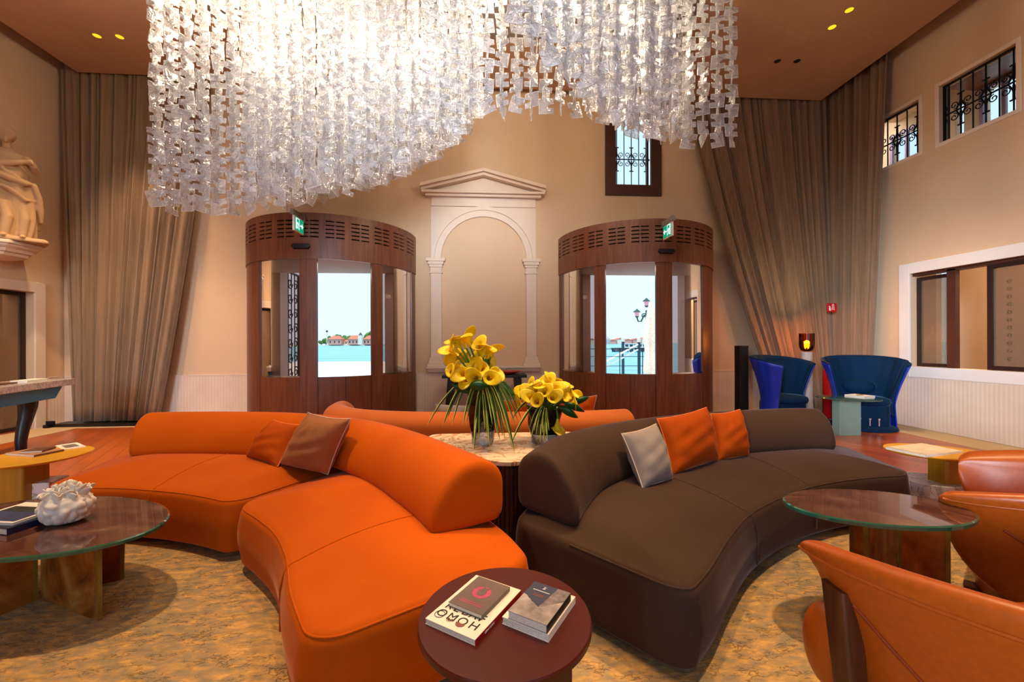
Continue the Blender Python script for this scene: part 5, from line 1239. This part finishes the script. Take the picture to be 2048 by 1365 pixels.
b = MB(); b.prism([(-60, 7.2), (60, 7.2), (60, 15.2), (-2.5, 15.2), (-2.5, 29), (-60, 29)], -1.25, -.02); struct(b.build('floor_quay', 'quay', smooth=0), 'sunlit pale stone quay outside the doors')
def far(px, py, d): return D(px, py, d)
b = MB(); p0, p1 = D(560, 690, 430), D(770, 690, 430); b.bb(p0.x, p1.x, p0.y-6, p0.y+60, -1.2, .4); struct(b.build('ground_island', 'cream_wall', smooth=0), 'low shore of the island across the water')
def house(lab, x0, x1, yt, yr, d, wall, win=3):
    a, c = D(x0, 690, d), D(x1, 690, d); zt = D(x0, yt, d).z; zr = D(x0, yr, d).z; y = a.y
    t = thing('island_house', lab, 'building', ((a.x+c.x)/2, y, .4))
    b = MB(); b.bb(a.x, c.x, y, y+10, .4, zt); b.build('walls', wall, t, True, 0)
    b = MB(); m_ = (a.x+c.x)/2; w_ = (c.x-a.x)/2; b.rings([[(a.x-.5, y-.6, zt), (c.x+.5, y-.6, zt), (c.x+.5, y+10.6, zt), (a.x-.5, y+10.6, zt)], [(m_-w_*.5, y+4.6, zr), (m_+w_*.5, y+4.6, zr), (m_+w_*.5, y+5.4, zr), (m_-w_*.5, y+5.4, zr)]]); b.build('roof', 'roof', t, True, 0)
    for i in range(win):
        x = a.x+(c.x-a.x)*(i+.5)/win; b = MB(); b.bb(x-.6, x+.6, y-.1, y-.01, .4+(zt-.4)*.3, .4+(zt-.4)*.7); b.build('window', 'hull', t, True, 0)
house('pink island house with hipped red roof, left one across the water', 656, 682, 679, 672, 425, 'brick_pink')
house('pale low island house in the middle across the water', 683, 695, 683, 680, 432, 'cream_wall', 2)
house('pink island house left of the white tower across the water', 696, 716, 679, 671, 425, 'brick_pink')
house('pink island house right of the white tower across the water', 726, 760, 679, 671, 425, 'brick_pink', 5)
p = D(721, 690, 418); t = thing('island_tower', 'white tower with pointed cap among the island houses', 'building', tuple(p)); zt = D(721, 671, 418).z
b = MB(); b.bb(p.x-1.9, p.x+1.9, p.y-2, p.y+2, .4, zt); b.build('shaft', 'cream_wall', t, True, 0); b = MB(); b.rev([(2.2, zt), (1.2, zt+1.5), (.1, zt+3)], 12, (p.x, p.y, 0)); b.build('cap', 'hull', t, True, 30)
p = D(654, 690, 415); zt = D(654, 663, 415).z; t = thing('harbour_mast', 'thin mast with a lantern top left of the island houses', 'mast', tuple(p)); b = MB(); b.tube([(p.x, p.y, .4), (p.x, p.y, zt)], .4, 8); b.build('pole', 'cream_wall', t, True); b = MB(); b.ball((p.x, p.y, zt), 1.1, 8); b.build('lantern', 'hull', t, True)
rnd = random.Random(9)
for i, (x, yt) in enumerate(((643, 680), (652, 676), (662, 672), (671, 669), (681, 670), (690, 672), (700, 671), (737, 668), (745, 662))):
    c = D(x, 690, 450); zt = D(x, yt, 450).z; R = (zt-.4)*.42; t = thing('tree', 'green island tree behind the houses, %s' % ('leftmost on the shore', 'second from the left', 'behind the left house ridge', 'tallest behind the left house', 'right of the left house', 'above the low middle house', 'left behind the white tower', 'right behind the white tower', 'tall thin one at the right of the door opening')[i], 'tree', (c.x, c.y, .4))
    b = MB()
    for k in range(14): b.ball((c.x+rnd.uniform(-.9, .9)*R, c.y+rnd.uniform(-.6, .6)*R, zt-R+rnd.uniform(-.7, .5)*R), R*rnd.uniform(.4, .6), 8)
    b.build('crown', 'tree', t, True, 80); b = MB(); b.tube([(c.x, c.y, .3), (c.x, c.y, zt-R)], .6, 6); b.build('trunk', 'legwood', t, True)
# far skyline beyond the right door
sky = [(1177, 1191, 680, 'cream_wall', 'cream waterfront building seen through the narrow left pane of the right door'), (1203, 1208, 681, 'cream_wall', 'narrow cream waterfront building just left of the domed church'), (1219, 1233, 682, 'brick_pink', 'pink waterfront building just right of the domed church'), (1235, 1248, 679, 'cream_wall', 'cream waterfront building behind the left mooring pole'), (1250, 1264, 681, 'brick_pink', 'pink waterfront building above the bow of the water bus'), (1266, 1282, 680, 'brick_pink', 'pink waterfront building behind the mooring pole nearest the parasol'), (1284, 1297, 678, 'cream_wall', 'cream waterfront building beside the closed white parasol')]
for i, (x0, x1, yt, mt, lab) in enumerate(sky):
    a, c = D(x0, 690, 700), D(x1, 690, 700); c.y = a.y; zt = D(x0, yt, 700).z; t = thing('waterfront_building', lab, 'building', ((a.x+c.x)/2, a.y, -.8))
    b = MB(); b.bb(a.x, c.x, a.y, a.y+20, -.8, zt); b.build('walls', mt, t, True, 0); b = MB(); b.prism([(a.x-.4, zt), (c.x+.4, zt), ((a.x+c.x)/2, zt+2.5)], -a.y-20, -a.y+.5, 0, Matrix(((1, 0, 0, 0), (0, 0, -1, 0), (0, 1, 0, 0), (0, 0, 0, 1)))); b.build('roof', 'roof', t, True, 0)
c = D(1213, 690, 650); t = thing('domed_church', 'distant pale domed church on the right skyline', 'building', (c.x, c.y, -.8)); b = MB(); b.rev([(6, -.8), (6, 5), (5.5, 8), (3, 11), (.3, 12.5)], 20, (c.x, c.y, 0)); b.build('dome', 'marble_g', t, True, 60)
# water bus
c = D(1268, 703, 92); t = thing('water_bus', 'water bus passing on the lagoon beyond the right door', 'boat', (c.x, c.y, -.8))
b = MB(); b.rings([[(c.x-4.2+k*.5, c.y-1.1+k*.2, -.8+k) , (c.x-5.0-k*.3, c.y, -.8+k), (c.x-4.2+k*.5, c.y+1.1, -.8+k), (c.x+4.5, c.y+1.1, -.8+k), (c.x+4.5, c.y-1.1, -.8+k)] for k in (0, .9)]); b.build('hull', 'hull', t, True, 0)
b = MB(); b.bb(c.x-2.6, c.x+3.6, c.y-.9, c.y+.9, .1, 1.0); b.build('cabin', 'canvas', t, True, 0); b = MB(); b.bb(c.x-2.9, c.x+3.9, c.y-1, c.y+1, 1.0, 1.12); b.build('roof', 'cream_wall', t, True, 0)
for i in range(6): b = MB(); b.bb(c.x-2.3+i*1.0, c.x-1.6+i*1.0, c.y-.93, c.y-.905, .35, .85); b.build('window', 'hull', t, True, 0)
# mooring poles, gangway, railing
for x, yt, d, lab in ((1246, 684, 24, 'dark mooring pole left of the boat beyond the right door'), (1278, 685, 22, 'dark mooring pole nearest the white parasol')):
    c = D(x, 700, d); zt = D(x, yt, d).z; t = thing('mooring_pole', lab, 'pole', (c.x, c.y, -.8)); b = MB(); b.tube([(c.x, c.y, -1.2), (c.x, c.y, zt)], .08, 10); b.build('shaft', 'hull', t, True); b = MB(); b.tube([(c.x, c.y, zt), (c.x, c.y, zt+.2)], .11, 10); b.build('cap', 'cream_wall', t, True)
t = thing('gangway', 'white gangway handrail slanting over the water', 'gangway', tuple(D(1215, 722, 17)))
for dy in (0, 10): b = MB(); b.tube([D(1212, 724+dy, 17), D(1275, 690+dy, 20)], .045, 8); b.build('rail', 'canvas', t, True)
b = MB()
for k in range(6): b.tube([D(1218+k*10, 722-k*5, 17.4+.4*k), D(1218+k*10, 732-k*5, 17.4+.4*k)], .02, 6)
b.build('balusters', 'canvas', t, True)
t = thing('quay_railing', 'thin metal railing along the quay outside the right door', 'railing', tuple(D(1225, 750, 14.5)))
for z in (.35, .7, .98): b = MB(); b.tube([(1.6, 14.9, z), (6.6, 14.6, z)], .012, 6); b.build('rail', 'iron', t, True)
for i in range(7): x = 1.6+i*5/6; b = MB(); b.tube([(x, 14.9-.3*i/6, -.02), (x, 14.9-.3*i/6, 1.0)], .016, 6); b.build('post', 'iron', t, True)
# closed parasol
c = D(1303, 750, 11); c.z = -.02; t = thing('closed_parasol', 'closed white parasol outside the right door', 'parasol', tuple(c)); zt = D(1303, 605, 11).z
b = MB(); n = 48; rg = []
for z, r in ((.35, .16), (.45, .2), (.8, .17), (1.05, .16), (1.25, .2), (1.35, .2), (1.7, .15), (2.05, .1), (zt, .03)): rg.append([(c.x+r*(1+.18*cos(8*a))*cos(a), c.y+r*(1+.18*cos(8*a))*sin(a), z) for a in [2*pi*i/n for i in range(n)]])
b.rings(rg); b.build('folded_canopy', 'canvas', t, True, 70); b = MB(); b.tube([(c.x, c.y, 0), (c.x, c.y, .4)], .025, 8); b.build('pole', 'grey', t, True); b = MB(); b.rev([(.3, -.02), (.3, .03), (.05, .05)], 24, (c.x, c.y, 0)); b.build('base', 'marble_g', t, True, 40)
# lamp post
d = 15.5; c = D(1293, 700, d); t = thing('street_lamp', 'green iron street lamp with pink glass lanterns outside the right door', 'lamp', (c.x, c.y, -.8))
zt = D(1293, 622, d).z; b = MB(); b.tube([(c.x, c.y, -.9), (c.x, c.y, 1.0), (c.x, c.y, zt+.02)], [.07, .05, .03], 10); b.build('post', 'lampgreen', t, True)
def lantern(x, yt, yb):
    p = D(x, yb, d); q = D(x, yt, d); h = q.z-p.z; b = MB(); b.rev([(.07, 0), (.1, h*.55)], 6, tuple(p)); g = b.build('lantern_glass', 'pinkglass', t, True, 0); b = MB(); b.rev([(.15, h*.55), (.13, h*.66), (.05, h*.85), (.01, h)], 6, tuple(p)); b.rev([(.03, -.06), (.08, -.01), (.08, 0)], 6, tuple(p)); b.build('lantern_cap', 'lampgreen', g, True, 0); return p
lantern(1293, 596, 612); p = lantern(1274, 618, 633)
b = MB(); e = Vector((c.x, c.y, D(1293, 632, d).z)); b.tube([p+Vector((0, 0, -.05)), p+Vector((.05, 0, -.2)), p.lerp(e, .45)+Vector((0, 0, -.2)), p.lerp(e, .75)+Vector((0, 0, .03)), e], .03, 8); b.tube(scroll_pts((e.x-.1, e.z+.0), .1, 1.2, 0, 1, lambda a, z: (a, e.y, z)), .02, 6); b.build('bracket_arm', 'lampgreen', t, True)
# ================================================================ LIGHT
def light(nm, typ, loc, power, col, size=.1, rot=None, spot=None, blend=.4, sy=None):
    l = bpy.data.lights.new(nm, typ); l.energy = power; l.color = col; o = bpy.data.objects.new(nm, l); COL.objects.link(o); o.location = loc
    if typ == 'AREA': l.size = size; l.shape = 'RECTANGLE' if sy else 'SQUARE'; l.size_y = sy or size
    else: l.shadow_soft_size = size
    if spot: l.spot_size = radians(spot); l.spot_blend = blend
    if rot is not None: o.rotation_euler = rot
    return o
def aim(o, tgt):
    o.rotation_euler = (Vector(tgt)-o.location).to_track_quat('-Z', 'Y').to_euler(); return o
WARM = (1, .66, .36); NEUT = (1, .86, .72); COOL = (.72, .84, 1)
EOF_LIGHTS = None
for x, y, pw in ((-5.05, 5.72, 60), (-4.77, 5.72, 60), (4.45, 4.71, 60), (4.47, 4.98, 60)):
    light('downlight_beam', 'SPOT', (x, y, ZC-.03), pw*3, WARM, .06, (0, 0, 0), 70, .6)
# recessed spots over the seating
for x, y, tx, ty, pw, sp in ((-2.0, 2.1, -2.0, 2.1, 600, 60), (2.0, 2.0, 2.0, 1.9, 700, 60), (-.7, 2.3, -.7, 2.1, 170, 50), (.9, 2.2, .9, 2.1, 300, 50), (-4.9, 4.2, -4.9, 5.2, 500, 70), (.15, 2.3, .15, 2.6, 200, 30), (.1, .9, .1, 1.0, 60, 30)):
    aim(light('ceiling_spot', 'SPOT', (x, y, ZC-.03), pw, WARM, .07, None, sp, .5), (tx, ty, 0))
for p in LAMPS: light('chandelier_lamp', 'POINT', (p[0], p[1], p[2]-.1), 56, (1, .8, .54), .08)
light('lamp_light', 'POINT', (*lc, 1.2), 34, (1, .68, .28), .04)
# added fill behind the camera: soft ceiling panels, cool lamps at the tall windows
light('ceiling_fill', 'AREA', (-3, -1.8, ZC-.04), 16, NEUT, 2.4)
light('ceiling_fill', 'AREA', (3, -1.8, ZC-.04), 16, NEUT, 2.4)
for x, tg, pw in ((-3.7, (-5.0, 6.7, .6), 26), (.1, (-.5, 3.6, 3.7), 42), (-3.0, (6.0, 4.6, 1.2), 46)):
    o = aim(light('window_fill', 'AREA', (x, WF+.05, 2.9), pw, COOL, 2.6, None, None, .4, 2.8), tg); o.data.spread = radians(24 if abs(x) < 1 else 34 if x < -3.2 else 20)
light('gallery_light', 'AREA', (6.6, 7.6, 5.4), 60, (1, .92, .88), 1.0)
light('side_room_light', 'AREA', (6.95, 4.4, 3.05), 60, (1, .82, .6), 1.2)
light('passage_light', 'AREA', (-7.2, 5.4, 2.45), 30, (1, .85, .7), .8)
for c_ in (-2.33, 2.45): light('vestibule_light', 'AREA', (c_, 6.1, 2.3), 8, (1, .9, .8), .7)
su = light('sun', 'SUN', (0, 0, 30), 3.2, (1, .95, .86), .01); su.rotation_euler = Vector((.2, .3, -1)).to_track_quat('-Z', 'Y').to_euler(); su.data.angle = .01
W = bpy.data.worlds.new('sky'); SC.world = W; W.use_nodes = True; nt = W.node_tree; nt.nodes.clear()
bg = nt.nodes.new('ShaderNodeBackground'); bg.inputs[0].default_value = (.6, .8, 1, 1); bg.inputs[1].default_value = 1.45
out = nt.nodes.new('ShaderNodeOutputWorld'); nt.links.new(bg.outputs[0], out.inputs[0])
vs = SC.view_settings; vs.view_transform = 'Standard'; vs.look = 'None'; vs.exposure = 0.0; vs.gamma = 1.0; vs.use_curve_mapping = False
SC.display_settings.display_device = 'sRGB'
cy = SC.cycles; cy.use_adaptive_sampling = True; cy.adaptive_threshold = .05; cy.adaptive_min_samples = 16; cy.max_bounces = 8; cy.diffuse_bounces = 4; cy.glossy_bounces = 4; cy.transmission_bounces = 6; cy.transparent_max_bounces = 18; cy.caustics_reflective = False; cy.caustics_refractive = False; cy.sample_clamp_indirect = 6; cy.use_denoising = True
